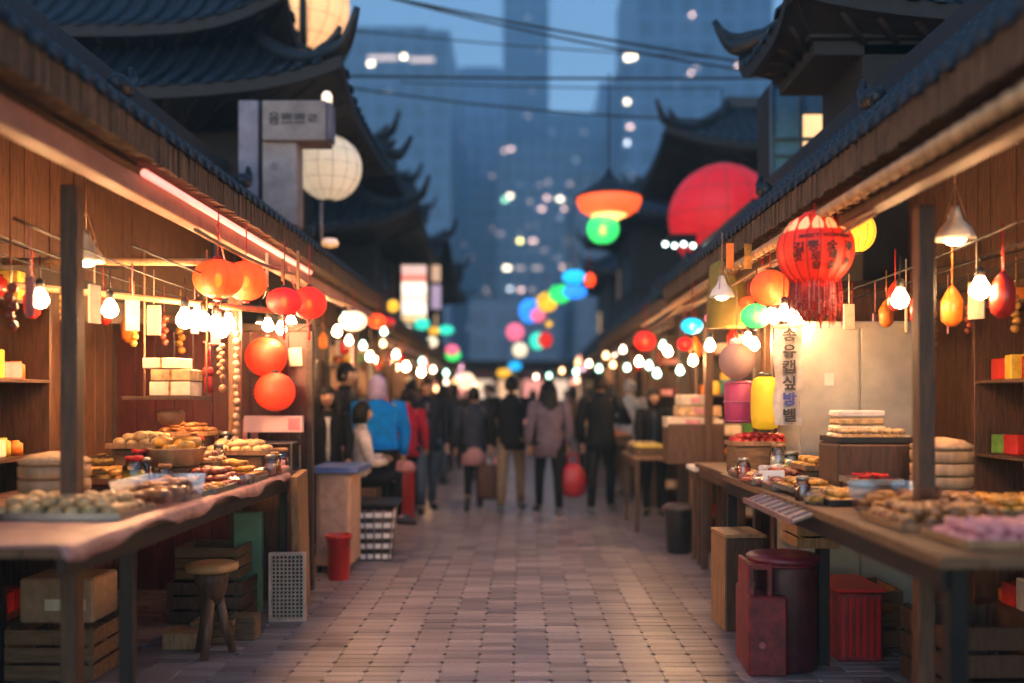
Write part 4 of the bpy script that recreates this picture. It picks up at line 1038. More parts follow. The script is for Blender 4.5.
# white parcels, jars on the middle tables
# ---------------------------------------------------------------- food prototypes
def fooditem(kind):
    b=B()
    if kind=='bun': b.ball((0,0,.028),.045,sz=.68,seg=14,rings=8,jit=.02); m=BREAD
    elif kind=='pale_bun': b.ball((0,0,.03),.045,sz=.72,seg=14,rings=8,wave=.05,nw=8); m=BREADL
    elif kind=='ring_bun':
        vs=[];fs=[]
        for i in range(16):
            for k in range(8):
                a=2*PI*i/16;c=2*PI*k/8; r=.034+.018*math.cos(c); vs.append((r*math.cos(a),r*math.sin(a),.018+.018*math.sin(c)))
        for i in range(16):
            for k in range(8): fs.append((i*8+k,i*8+(k+1)%8,((i+1)%16)*8+(k+1)%8,((i+1)%16)*8+k))
        b.add(vs,fs,True); m=BREADY
    elif kind=='filled_roll':
        b.rings([((-.0,0,.0),.06,.03),((0,0,.012),.072,.038),((0,0,.02),.068,.036)]); b.rings([((0,0,.028),.068,.036),((0,0,.045),.066,.034),((0,0,.058),.045,.02)]); m=BREAD
    elif kind=='skewer':
        for i in range(4): b.ball((0,-.05+.034*i,.018),.018,seg=9,rings=6,jit=.05)
        b.tube([(0,-.12,.018),(0,.08,.018)],.0025,4); m=MEAT
    elif kind=='tomato': b.ball((0,0,.03),.034,sz=.85,seg=14,rings=8,wave=.03,nw=5); m=REDF
    elif kind=='golden_cake': b.lathe([(.04,0),(.048,.008),(.048,.03),(.04,.04),(.01,.042)],seg=16,wave=.03,nw=8); m=BREADY
    elif kind=='pink_cake': b.lathe([(.034,0),(.04,.006),(.04,.03),(.03,.04),(.01,.045)],seg=12,wave=.06,nw=6); m=PINKF
    elif kind=='meat_bun': b.ball((0,0,.024),.04,sz=.6,seg=12,rings=7,jit=.06); m=MEAT
    elif kind=='nut': b.ball((0,0,.018),.02,sz=.85,seg=8,rings=6,jit=.06); m=BREADL
    elif kind=='red_packet': b.box((0,0,.012),(.10,.075,.022),bev=.008); m=REDF
    elif kind=='white_roll': b.tube([(-.09,0,.022),(.09,0,.022)],.022,12); m=CLOTHW
    me=b.mesh(kind,m); return me
FM={}
FN={'bun':'brown baked bun','pale_bun':'pale steamed bun','ring_bun':'golden ring-shaped bun','filled_roll':'split brown roll','skewer':'glazed meat skewer','tomato':'shiny red tomato','golden_cake':'round golden cake','pink_cake':'small pink sweet cake','meat_bun':'glazed brown morsel','nut':'pale round nut cake','red_packet':'red wrapped packet','white_roll':'white wrapped roll'}
def place_food(kind,where,loc,sc=1,rz=None):
    if kind not in FM: FM[kind]=fooditem(kind)
    o=bpy.data.objects.new(kind,FM[kind]); COL.objects.link(o); o.location=loc
    s=sc*random.uniform(.88,1.12); o.scale=(s,s,s*random.uniform(.9,1.1)); o.rotation_euler=(random.uniform(-.12,.12),random.uniform(-.12,.12),random.uniform(0,6.28) if rz is None else rz)
    tag(o,'%s heaped %s'%(FN[kind],where),'food','%ss %s'%(FN[kind],where)); return o
def tray(label,where,x,y,z,w,d,kind,nx,ny,m=METG,layers=1,sc=1,rim=.03,rnd=False,heap=True):
    nx+=nx>1; ny+=1; sc*=.82
    o=thing('food_tray',label,'tray',(x,y,z))
    t=B(); t.box((0,0,.005),(w,d,.008))
    t2=B()
    for s in(-1,1): t2.box((s*w/2,0,rim/2+.002),(.008,d+.008,rim)); t2.box((0,s*d/2,rim/2+.002),(w-.008,.008,rim))
    t.build('tray_base',m,o); t2.build('tray_rim',m,o)
    for L in range(layers):
        for i in range(nx-L):
            for j in range(ny-L):
                fx=(i+.5+L*.5)/nx-.5; fy=(j+.5+L*.5)/ny-.5
                place_food(kind,where,(x+fx*w*.92+random.uniform(-.006,.006),y+fy*d*.92+random.uniform(-.006,.006),z+.010+L*.042*sc),sc)
    return o
zt=.9785
# left table
tray('steel tray of split brown rolls at the near end of the left table','on the near steel tray, left table',-1.84,4.75,zt,.34,.5,'filled_roll',3,6,layers=2)
tray('steel tray of glazed morsels in front of the jars, left table','on the jar-side steel tray, left table',-1.80,5.26,zt,.30,.40,'meat_bun',4,5,layers=3)
tray('raised wooden tray of brown buns in the middle of the left table','on the raised wooden tray, left table',-2.06,5.62,zt+.10,.40,.34,'bun',4,4,WOODL,2)
tray('tray of golden ring buns on the middle left table','on the middle tray, left table',-1.80,5.68,zt+.02,.30,.30,'ring_bun',3,3,WOODL,3)
tray('high tray of pale steamed buns behind the ring buns, left table','on the high back tray, left table',-1.90,6.12,zt+.14,.42,.32,'pale_bun',4,3,WOODL,2)
tray('low tray of pink cakes at the far corner of the left table','on the far corner tray, left table',-1.72,6.30,zt,.16,.22,'pink_cake',2,3,METG,2)
tray('wide tray of golden cakes left of the buns, margin side','on the margin-side tray, left table',-2.38,5.1,zt+.05,.5,.4,'golden_cake',4,4,WOODL,2)
tray('small tray of tomatoes deep on the left table','on the deep tray, left table',-2.33,5.95,zt+.16,.3,.3,'tomato',4,4,WOODL,2)
for i,(x,y,z,w,d,h) in enumerate([(-2.06,5.62,zt,.36,.3,.098),(-1.90,6.12,zt,.38,.3,.138),(-2.38,5.1,zt,.4,.3,.048),(-2.33,5.95,zt,.26,.26,.158),(-1.80,5.68,zt,.26,.26,.018)]):
    tag(B().box((0,0,h/2),(w,d,h)).build('riser_box',CRATE,loc=(x,y,z)),['low riser box under the brown bun tray','tall riser box under the steamed bun tray','flat riser under the golden cakes','tall riser box under the tomatoes','thin riser under the ring buns'][i],'box')
def steamer(label,loc,r,n):
    o=thing('bamboo_steamer',label,'steamer',loc)
    for i in range(n): B().lathe([(r,.0),(r*1.02,.005),(r*1.02,.055),(r*.96,.06)],(0,0,i*.066),seg=28).build('tier',BAMBOO,o)
    B().lathe([(r*1.0,0),(r*1.02,.02),(r*.7,.045),(r*.1,.06)],(0,0,n*.066),seg=28).build('lid',mat('woven_lid',(.55,.36,.2),.7,scale=40),o)
def jar(label,loc,r,h,fm,lm=REDP,group=None):
    o=thing('glass_jar',label,'jar',loc,0,group)
    B().lathe([(r*.9,0),(r,.01),(r,h*.82),(r*.75,h*.93),(r*.75,h)],seg=20).build('glass',GLASS,o)
    B().lathe([(r*.84,.008),(r*.92,.015),(r*.92,h*.68),(r*.5,h*.72)],seg=16).build('contents',fm,o)
    B().lathe([(r*.8,h),(r*.82,h+.02),(r*.7,h+.026)],seg=20).build('lid',lm,o)
jar('glass jar of orange sweets at the table end, left of the cabinet',(-1.67,6.10,zt),.05,.13,ORNF,WOODL)
jar('glass jar of pink sweets beside the orange jar, left table',(-1.66,5.98,zt),.042,.12,PINKF,METG)
jar('short jar of dark paste with a wooden lid, left table end',(-1.70,6.42,zt),.055,.14,MEAT,WOODL)
jar('tall clear jar behind the ring buns, left table',(-2.08,6.36,zt),.06,.26,CLOTHW,METG)
jar('wide clear jar of pale noodles behind the buns, left table',(-2.22,6.38,zt),.075,.24,BREADL,METG)
jar('jar with a red lid in the left margin of the table',(-2.1,4.9,zt),.06,.18,YELF)
o=thing('plastic_tub','large clear plastic tub of brown loaves at the near left table','tub',(-1.78,4.45,zt))
B().add([(-.13,-.2,.0),(.13,-.2,0),(.13,.2,0),(-.13,.2,0),(-.15,-.23,.13),(.15,-.23,.13),(.15,.23,.13),(-.15,.23,.13)],[(0,1,2,3),(0,1,5,4),(1,2,6,5),(2,3,7,6),(3,0,4,7)]).build('tub_wall',PLASTIC,o)
for i in range(3):
    for j in range(2): place_food('bun','in the clear plastic tub, left table',(-1.84+.12*j,4.32+.13*i,zt+.012),1.2)
tray('back tray of pale buns on the top step, left table','on the top-step back tray, left table',-2.28,5.5,zt+.22,.34,.34,'pale_bun',3,3,WOODL,2)
tray('back tray of split rolls on the top step by the screen, left table','on the tray by the screen, left table',-2.32,6.28,zt+.26,.36,.28,'filled_roll',2,4,WOODL,2)
tray('narrow tray of oranges cakes right at the left table edge','on the narrow edge tray, left table',-1.70,5.02,zt,.12,.34,'golden_cake',1,4,METG,1)
tray('narrow tray of brown buns at the left table edge near the jars','on the narrow jar tray, left table',-1.68,5.62,zt,.10,.40,'bun',1,5,METG,1,.9)
for i,(x,y,h) in enumerate([(-2.28,5.5,.218),(-2.32,6.28,.258)]): tag(B().box((0,0,h/2),(.3,.26,h)).build('riser_box',CRATE,loc=(x,y,zt)),['tall step box under the top pale buns, left table','tall step box by the red screen, left table'][i],'box')
for i,(x,y,r,h,m) in enumerate([(-2.12,5.08,.05,.16,REDF),(-2.20,5.2,.05,.2,BREADL),(-1.98,5.02,.045,.13,MEAT),(-1.97,5.88,.04,.2,GRNF),(-2.12,5.92,.05,.24,ORNF)]):
    jar(['jar of red chillies left of the bread basket','tall jar of pale crackers behind the bread basket','squat jar of dark paste in front of the bread basket','slim jar of green pickles between the bun trays','tall jar of orange sweets between the bun trays'][i],(x,y,zt),r,h,m,[METG,REDP,WOODL,METG,REDP][i])
steamer('three-tier bamboo steamer at the near end of the left table',(-2.3,4.45,zt),.16,3)
# shelf with stacked boxes upper left
o=thing('wall_shelf','small wooden shelf hung above the left food table','shelf',at(188,398,5.35)+Vector((-.12,0,0)))
B().box((0,0,0),(.42,.3,.022)).build('shelf_board',WOODM,o)
for s in(-1,1): B().tube([(s*.19,.12,.0),(s*.19,.12,.9)],.006,5).build('shelf_cord',ROPE,o)
q=o.location
for i,(dx,w,h,z,m,lb) in enumerate([(.05,.24,.085,.012,WARMCREAM,'lowest cream carton on the hanging shelf'),(.055,.235,.07,.099,BREADL,'middle peach carton on the hanging shelf'),(.0,.22,.065,.171,WARMCREAM,'top cream carton with a wavy lid on the hanging shelf')]):
    c=thing('carton',lb,'box',(q.x+dx,q.y,q.z+z)); B().box((0,0,h/2),(w,.2,h-.004),bev=.004).build('carton_body',m,c); B().box((0,-.103,h/2),(.012,.003,h-.006)).build('tape',BREAD,c)
tag(B().lathe([(.05,0),(.075,.03),(.08,.07),(.06,.09)],seg=18).build('clay_pot',mat('clay',(.35,.15,.07),.6),loc=(q.x+.02,q.y,q.z-.16)),'small clay pot hung below the cartons','pot')
# basket of bread under the shelf
o=thing('bread_basket','round wicker basket piled with golden bread at the left frame edge','basket',(-2.02,5.3,zt+.12))
B().lathe([(.10,0),(.13,.01),(.16,.10),(.17,.11),(.155,.11),(.12,.02)],seg=26,wave=.02,nw=13).build('wicker',BAMBOO,o)
for k in range(9): place_food('golden_cake','in the round wicker basket, left table',(-2.02+.08*math.cos(k*.8)*(k>0),5.3+.08*math.sin(k*.8)*(k>0),zt+.2+.02*(k%3)),1.15)
tag(B().box((0,0,.058),(.24,.24,.116)).build('riser_box',CRATE,loc=(-2.02,5.3,zt)),'small riser box under the wicker bread basket','box')
# pinkish notice box on the red screen
o=thing('menu_box','long pinkish light box leaning at the foot of the dark red screen','sign',at(274,424,6.85))
B().box((0,0,0),(.44,.06,.125)).build('box_body',em('menu_pink',(.9,.35,.33),.06,(.6,.4,.38)),o)
B().box((.16,-.032,.0),(.09,.005,.09)).build('notice',mat('notice_pink',(.75,.25,.30),.6),o); 
for s in(-1,1): B().box((s*.19,0,-.11),(.02,.03,.1)).build('foot',METB,o)
o=thing('glass_case','low glass case with pastries behind the left food table','display case',(-1.88,6.78,0))
B().box((0,0,.48),(.4,.28,.95)).build('case_base',WOODM,o); B().box((0,0,1.06),(.38,.26,.2)).build('case_glass',GLASS,o)
f=B(); 
for a in(-1,1):
    for c in(-1,1): f.box((a*.19,c*.13,1.06),(.012,.012,.21))
f.box((0,0,1.166),(.4,.28,.012)); f.build('case_frame',METG,o)

# right table
zr=.972
tray('long tray of small pale rolls at the far end of the right table','on the far-end tray, right table',1.60,6.0,zr,.32,.42,'pale_bun',3,4,METG,1,.8)
tray('raised tray of shiny tomatoes near the yellow lantern','on the raised tray, right table',1.66,6.25,zr+.20,.42,.25,'tomato',6,3,WOODL,2,.95)
tray('tray of glazed morsels in the middle of the right table','on the middle tray, right table',1.66,5.50,zr+.02,.30,.40,'meat_bun',4,5,METG,2,.9)
tray('tray of meat skewers beside the aisle, right table','on the aisle-side tray, right table',1.50,5.62,zr,.18,.34,'skewer',4,2,METG)
tray('tray of golden ring buns at the near right table','on the near tray, right table',1.58,4.98,zr+.02,.26,.34,'ring_bun',3,4,METG,2,.8)
tray('dark tray of golden cakes close to the frame edge, right','on the frame-edge dark tray, right table',1.66,4.55,zr,.30,.34,'golden_cake',4,4,BLACK,2,.8)
tray('tilted tray of pale nut cakes on the brown chest, right','on the brown chest tray, right table',1.93,5.0,zr+.285,.42,.30,'nut',9,6,BLACK,2)
tray('tray of brown buns in the right margin','on the margin tray, right table',1.95,4.2,zr,.4,.4,'bun',4,4,METG,2)
tray('tray of red packets above the golden cakes, right','on the packet tray, right table',1.84,4.72,zr+.08,.24,.24,'red_packet',2,3,METG,2,.8)
tag(B().box((0,0,.14),(.44,.32,.28)).build('wooden_chest',WOODM,loc=(1.93,5.0,zr)),'brown wooden chest carrying the tray of pale nut cakes','chest')
tag(B().box((0,0,.099),(.40,.24,.195)).build('riser_box',CRATE,loc=(1.66,6.25,zr)),'riser box under the tomato tray','box')
tag(B().box((0,0,.038),(.22,.22,.075)).build('riser_box',CRATE,loc=(1.84,4.72,zr)),'riser box under the red packets','box')
for i in range(6): place_food('white_roll','in a stack on the right table',(1.60+.05*(i%3),5.80+.02*(i%2),zr+.01+.044*(i//3)),1,.5+.1*i)
o=thing('price_card','white folded price card on the right table','card',(1.50,5.32,zr),.0)
B().box((0,0,.05),(.13,.004,.10),rx=-.15).build('card_face',WHITE,o); textmesh('lettering','5,000',.035,INK,o,(0,-.006,.055),rot=(PI/2-.15,0,0))
# clear snack packs
def pack(where,x,y,z,kind,rz=0):
    o=thing('snack_pack','clear plastic snack pack %s'%where,'food pack',(x,y,z),rz)
    b=B().add([(-.06,-.045,0),(.06,-.045,0),(.06,.045,0),(-.06,.045,0),(-.07,-.052,.045),(.07,-.052,.045),(.07,.052,.045),(-.07,.052,.045)],[(0,1,2,3),(0,1,5,4),(1,2,6,5),(2,3,7,6),(3,0,4,7)])
    b.add([(-.068,-.05,.047),(.068,-.05,.047),(.068,.05,.047),(-.068,.05,.047),(-.05,-.035,.062),(.05,-.035,.062),(.05,.035,.062),(-.05,.035,.062)],[(0,1,5,4),(1,2,6,5),(2,3,7,6),(3,0,4,7),(4,5,6,7)]); b.build('pack_shell',PLASTIC,o)
    f=B()
    for i in range(4):
        for j in range(3): f.ball((-.042+.028*i,-.026+.026*j,.016+random.random()*.012),.016,seg=8,rings=5,jit=.1)
    f.build('contents',kind,o)
    B().box((.0,-.0,.064),(.05,.03,.001)).build('sticker',[REDF,WHITE,YELF][int(x*97)%3],o); return o
for i,(x,y,z,k) in enumerate([(1.48,6.12,zr,ORNF),(1.78,6.02,zr,REDF),(1.90,5.85,zr,BREADY),(1.90,5.85,zr+.066,PINKF),(1.76,5.98,zr+.066,GRNF),(1.93,5.62,zr,YELF),(1.93,5.62,zr+.066,REDF),(1.46,5.42,zr,PINKF),(1.62,5.22,zr,REDF),(1.84,5.22,zr,WHITE),(1.84,5.22,zr+.066,ORNF),(1.48,4.50,zr,YELF)]):
    pack('on the right table, '+['at its far aisle corner','at the foot of the tomato riser','lowest left of the steel cabinet','stacked left of the steel cabinet','stacked at the tomato riser','bottom of the pair before the steel cabinet','top of the pair before the steel cabinet','just beyond the price card','just in front of the price card','bottom of the pair by the wooden chest','top of the pair by the wooden chest','nearest us at the aisle edge'][i],x,y,z,k,random.uniform(-.3,.3)+1.2)
for i,(x,y,z,k) in enumerate([(-1.68,5.30,zt,REDF),(-1.68,5.42,zt,WHITE),(-1.70,5.92,zt,PINKF),(-2.16,5.36,zt,ORNF),(-2.16,5.36,zt+.066,REDF),(-2.30,4.95,zt+.20,YELF),(-1.88,6.38,zt,BREADL),(-1.97,4.95,zt,GRNF)]):
    pack('on the left table, '+['middle of the aisle edge','beside the one at the middle aisle edge','by the orange sweets jar','bottom of the pair behind the bread basket','top of the pair behind the bread basket','high on the golden cakes','at the far end by the jars','near end behind the plastic tub'][i],x,y,z if i!=5 else zt+.15,k,random.uniform(-.3,.3)+1.4)
# the sloping front tray
o=thing('sloping_rack','grey sloping metal rack hooked on the front of the right table','rack',(1.42,4.75,.93))
B().box((-.05,0,0),(.16,.9,.012),ry=-.35).build('rack_plate',METG,o)
r=B()
for k in range(8): r.box((-.05,-.4+.115*k,.012),(.16,.008,.012),ry=-.35)
r.box((-.125,0,-.02),(.012,.92,.03)); r.build('rack_bars',mat('mauve_metal',(.30,.20,.22),.35,metal=.5),o)
o=thing('plastic_tub','clear plastic tub of orange snacks at the right frame edge','tub',(1.72,4.15,zr))
B().add([(-.13,-.15,.0),(.13,-.15,0),(.13,.15,0),(-.13,.15,0),(-.15,-.17,.13),(.15,-.17,.13),(.15,.17,.13),(-.15,.17,.13)],[(0,1,2,3),(0,1,5,4),(1,2,6,5),(2,3,7,6),(3,0,4,7)]).build('tub_wall',PLASTIC,o)
for i in range(8): place_food('golden_cake','in the clear tub, right table',(1.72+.08*(i%3-1),4.15+.09*(i//3-1),zr+.015+.03*(i%2)),1)
jar('jar of red sauce at the aisle edge of the right table',(1.47,5.92,zr),.045,.11,REDF,METG)
jar('jar of green pickles on the right table',(1.75,5.80,zr),.055,.16,GRNF,METG)
jar('clear jar of cream sweets under the white banner',(1.72,5.98,zr),.06,.2,CLOTHW,WOODL)
jar('jar of dark tea leaves at the near right table',(1.46,4.65,zr),.04,.1,MEAT,METG)
tray('wide tray of brown buns in the near right margin','on the near margin tray, right table',1.75,3.75,zr,.5,.42,'bun',5,4,WOODL,2)
tray('wooden tray of oranges at the right wall side','on the wall-side tray, right table',2.3,4.15,zr,.4,.4,'golden_cake',4,4,WOODL,2)
tray('wooden tray of pink cakes nearest us on the right table','on the nearest tray, right table',1.8,3.3,zr,.5,.34,'pink_cake',6,4,WOODL,2)
tray('steel tray of pale buns nearest us on the left table','on the nearest steel tray, left table',-2.0,4.0,zt,.6,.36,'pale_bun',6,4,METG,2)
tray('wooden tray of split rolls in the near left margin','on the near margin tray, left table',-2.4,3.7,zt,.4,.34,'filled_roll',2,4,WOODL,2)
tray('small tray of glazed morsels between skewers and ring buns, right','between the skewers and ring buns, right table',1.50,5.20,zr,.14,.22,'meat_bun',2,3,METG,2,.8)
tray('raised tray of golden cakes behind the price card, right','on the raised tray behind the price card, right table',1.80,5.42,zr+.1,.26,.3,'golden_cake',3,4,WOODL,2,.9)
tag(B().box((0,0,.048),(.22,.26,.096)).build('riser_box',CRATE,loc=(1.80,5.42,zr)),'riser box behind the price card','box')
steamer('bamboo steamer in the right margin of the table',(2.2,4.7,zr),.15,4)
# pale cabinet at back right
o=thing('steel_cabinet','tall pale steel cabinet behind the nut cakes, right edge','cabinet',(2.20,6.1,0))
B().box((0,0,1.0),(.78,.5,2.0),bev=.01).build('cabinet_body',mat('pale_steel',(.50,.48,.42),.35,metal=.2,scale=3),o)
B().box((-.195,-.262,1.0),(.37,.02,1.9)).build('door',mat('pale_steel',(.5,.48,.42)),o); B().box((.195,-.262,1.0),(.37,.02,1.9)).build('door',mat('pale_steel',(.5,.48,.42)),o)
B().box((-.03,-.285,1.2),(.015,.02,.25)).build('handle',METG,o); B().box((-.2,-.275,1.62),(.06,.004,.08)).build('notice',WHITE,o)
for i,(z,w) in enumerate([(.0,.30),(.045,.28),(.09,.26),(.135,.27)]):
    tag(B().box((0,0,.02),(w,.2,.04),bev=.01).build('folded_cloth',[CLOTHW,WARMCREAM,BREADL,CLOTHW][i],loc=(2.0,5.35,zr+.28+z)),['lowest white folded cloth at the right frame edge','second cream folded cloth in the stack, right edge','third tan folded cloth in the stack, right edge','topmost white folded cloth in the stack, right edge'][i],'cloth')
tag(B().box((0,0,.14),(.32,.24,.28)).build('riser_box',WOOD,loc=(2.0,5.35,zr)),'dark riser box beneath the folded cloths','box')
# boxes on shelf middle right
for i,(px,py,w,h,m,lb) in enumerate([(693,400,.30,.10,WARMCREAM,'top white box in the stack beyond the pink drum'),(697,411,.42,.10,BREADL,'peach box second in the stack beyond the pink drum'),(690,422,.5,.1,WARMCREAM,'long cream box low in the stack beyond the pink drum')]):
    P=at(px,py,8.9); c=thing('carton',lb,'box',P); B().box((0,0,0),(w,.3,h)).build('carton_body',m,c); B().box((0,-.153,0),(w*.3,.004,h*.5)).build('printed_label',PINKF,c)
tag(B().box((0,0,.2),(.55,.34,.40)).build('riser_box',WOODM,loc=(at(693,428,8.9).x,8.9,.85)),'brown box under the stack beyond the pink drum','box')

# taped paper notices on the stall woodwork
NM=B()
_v=[];_f=[]
for i in range(5):
    for j in range(5): _v.append((-.05+.025*i,-.004-.006*abs(math.sin(i*1.3+j)),-.07+.035*j))
for i in range(4):
    for j in range(4): a=i*5+j; _f.append((a,a+5,a+6,a+1))
NM.add(_v,_f); NB=[NM.mesh('paper_notice',WARMCREAM),NM.mesh('paper_notice',PINKF),NM.mesh('paper_notice',YELF)]
for i,(x,y,z,rz,lb) in enumerate([(-1.75,7.02,1.82,0,'small cream notice at the upper right of the dark red screen'),(-2.10,7.02,1.25,0,'pink notice low on the dark red screen'),(-3.16,5.9,1.7,PI/2,'yellow notice on the left plank wall by the rack'),(-3.16,6.3,1.45,PI/2,'cream notice on the left plank wall, lower'),
  (2.9,6.97,1.75,0,'pink notice on the brown screen right of the steel cabinet'),(1.75,6.97,1.9,0,'yellow notice on the brown screen above the pink drum'),(3.16,5.9,1.6,-PI/2,'cream notice on the right plank wall by the rack'),(-2.7,9.47,1.8,0,'pink notice high behind the black-coated woman'),(2.2,9.67,1.7,0,'yellow notice on the dark screen beyond the pedestal table')]):
    g=bpy.data.objects.new('paper_notice',NB[[0,1,2,0,1,2,0,1,2][i]]); COL.objects.link(g); g.location=(x,y,z); g.rotation_euler=(0,.06*(i%3-1),rz); g.scale=(1+.2*(i%2),)*3; tag(g,lb,'notice')
rope([(-3.1,4.0,2.5),(-3.12,5.6,2.45),(-3.1,7.0,2.5)],.008,'black power cable looped along the left plank wall',WIRE,'power_cable','cable')
rope([(3.1,3.6,2.5),(3.12,5.4,2.42),(3.1,7.0,2.5)],.008,'black power cable looped along the right plank wall',WIRE,'power_cable','cable')
rope([(-1.75,5.2,2.5),(-1.9,5.8,2.38),(-1.7,6.6,2.47),(-1.85,7.4,2.4),(-1.72,8.6,2.46)],.005,'thin red cord zigzagging under the left eave',REDC,'cord','cord')
rope([(1.7,4.6,2.44),(1.95,5.4,2.33),(1.68,6.2,2.42),(1.9,7.2,2.34),(1.7,8.6,2.42)],.005,'thin red cord zigzagging under the right eave',REDC,'cord','cord')
# ---------------------------------------------------------------- goods racks inside the stalls
def rack(label,loc,w,h,n,rz,d=.3,m=WOODM):
    o=thing('goods_rack',label,'rack',loc,rz)
    for i in range(n): B().box((0,0,.25+(h-.3)*i/(n-1)),(w,d,.02)).build('shelf_board',m,o)
    for a in(-1,1):
        B().box((a*(w/2+.015),0,h/2),(.03,d,h)).build('side_frame',m,o)
    return o
GK=[]
for k,(mm,w_,h_) in enumerate([(REDF,.14,.12),(WARMCREAM,.18,.10),(YELF,.10,.16),(GRNF,.12,.13),(PINKF,.16,.09),(CLOTHW,.12,.17),(ORNF,.11,.11),(CARD,.2,.13),(mat('teal_pack',(.04,.25,.28),.4),.12,.14)]):
    GK.append((B().box((0,0,h_/2),(w_,.14,h_),bev=.006).mesh('packet_box' if k%2 else 'goods_tin',mm),w_,['red','cream','yellow','green','pink','white','orange','brown','teal'][k]))
TINS=[]
for k,(mm,r_,h_) in enumerate([(YELF,.05,.13),(REDF,.055,.15),(CLOTHW,.045,.18),(MEAT,.06,.12),(ORNF,.05,.1)]):
    TINS.append((B().lathe([(r_,0),(r_,h_*.8),(r_*.6,h_*.9),(r_*.6,h_)],seg=14).mesh('goods_jar',mm),r_*2.2,['yellow','red','white','brown','orange'][k]))
def fill(o,w,h,n,where,gp):
    c,s_=math.cos(o.rotation_euler.z),math.sin(o.rotation_euler.z)
    for i in range(n):
        z=.262+(h-.3)*i/(n-1); x=-w/2+.04
        while x<w/2-.12:
            me,ww,cn=random.choice(GK+TINS)
            g=bpy.data.objects.new('packaged_goods',me); COL.objects.link(g)
            u=x+ww/2; x+=ww+random.uniform(.004,.025)
            g.location=(o.location.x+u*c,o.location.y+u*s_,o.location.z+z); g.rotation_euler=(0,0,o.rotation_euler.z+random.uniform(-.2,.2))
            g.scale=(1,1,random.uniform(.8,1.15)); tag(g,'%s packet or jar standing on the %s'%(cn,where),'packaged goods','%s goods on the %s'%(cn,where))
for i,(sd,x,y,w,h,n,rz,where) in enumerate([(-1,-3.0,4.6,1.7,2.1,5,PI/2,'rack on the left wall nearest us'),(1,2.98,4.7,1.8,2.1,5,-PI/2,'rack on the right wall nearest us'),
   (1,2.35,6.8,.0,0,0,0,''),(-1,-2.55,9.3,.9,1.9,5,0,'rack behind the black-coated woman'),(-1,-2.5,11.9,1.0,2.0,5,0,'rack left behind the blue jacket'),(1,2.35,9.5,1.0,2.0,5,0,'rack beyond the pedestal table'),(1,2.4,12.4,1.0,2.0,5,0,'rack behind the seated seller'),
   (-1,-2.6,14.8,.9,2.0,4,0,'left rack in the far stalls'),(1,2.55,15.2,.9,2.0,4,0,'right rack in the far stalls')]):
    if n: fill(rack('tall wooden '+where,(x,y,0),w,h,n,rz),w,h,n,where,None)
# things hanging under the eaves
HK=[]
for k,(mm,nm) in enumerate([(REDF,'red'),(BREADY,'golden'),(WARMCREAM,'cream'),(ORNF,'orange'),(MEAT,'brown'),(PINKF,'pink')]):
    b=B()
    if k%3==0: b.lathe([(.02,-.18),(.05,-.15),(.055,-.05),(.03,.0),(.008,.03)],seg=12)
    elif k%3==1:
        for q in range(5): b.ball((.008*(-1)**q,0,-.045*q),.026,seg=8,rings=6)
    else: b.box((0,0,-.09),(.09,.012,.2))
    b.tube([(0,0,.02),(0,0,.25)],.004,4); HK.append((b.mesh('hanging_goods',mm),nm,['gourd-shaped','beaded','flat'][k%3]))
for i in range(40):
    sd=-1 if i%2 else 1; Y=(5.2 if sd>0 else 7.3)+(i//2)*.52+random.uniform(-.15,.15)
    me,nm,sh=HK[(i*7+i//3)%6]; g=bpy.data.objects.new('hanging_goods',me); COL.objects.link(g); g.location=(sd*(1.78+random.uniform(0,.35)),Y,2.14+random.uniform(-.05,.04)); g.rotation_euler=(0,0,random.uniform(0,3)); k_=random.uniform(.8,1.2); g.scale=(k_,k_,k_)
    side='left' if sd<0 else 'right'
    tag(g,'%s %s trinket dangling under the %s eaves'%(nm,sh,side),'hanging goods','%s %s trinkets under the %s eaves'%(nm,sh,side))
# far street end: warm shopfronts closing the view and many little lamps
for i,c in enumerate([(1,.55,.3),(1,.35,.28),(1,.7,.5)]): em('shop_glow%d'%i,c,.42,(.3,.2,.15))
SLM=[B().ball((0,0,0),.05,seg=12,rings=8).tube([(0,0,.06),(0,0,.12)],.02,6).mesh('small_lamp',em('small_lamp%d'%i,c,st_,(.8,.7,.6))) for i,(c,st_) in enumerate([((1,.5,.3),2.5),((1,.3,.2),1.5),((1,.7,.5),2.5),((.9,.45,.6),1.2),((1,.6,.2),1.8)])]
o=thing('far_shopfront','warm lit shopfronts closing the far end of the street','shop',(0,40,0))
B().box((0,1.5,1.5),(9,3,3.0)).build('wall',PLAST,o); B().box((0,-.4,3.05),(9.4,1.2,.18)).build('canopy',TILE2,o)
for i in range(8):
    x=-3.9+i*1.12; B().box((x,-.03,1.35),(.86,.06,1.9)).build('lit_window',MATS['shop_glow%d'%(i%3)],o); B().box((x,-.09,2.6),(.9,.08,.34)).build('fascia_board',[PINKF,WARMCREAM,REDF,YELF][i%4],o)
LG='tiny warm lamps at the blurred end of the street'
for i in range(30):
    sd=-1 if i%2 else 1; Y=16+i*.7
    x=sd*random.uniform(1.15,2.3); z=random.uniform(1.75,2.35)
    g=bpy.data.objects.new('small_lamp',SLM[i%5]); COL.objects.link(g); g.location=(x,Y,z); tag(g,'tiny warm lamp, one of many dotted down the far stalls','lamp',LG)
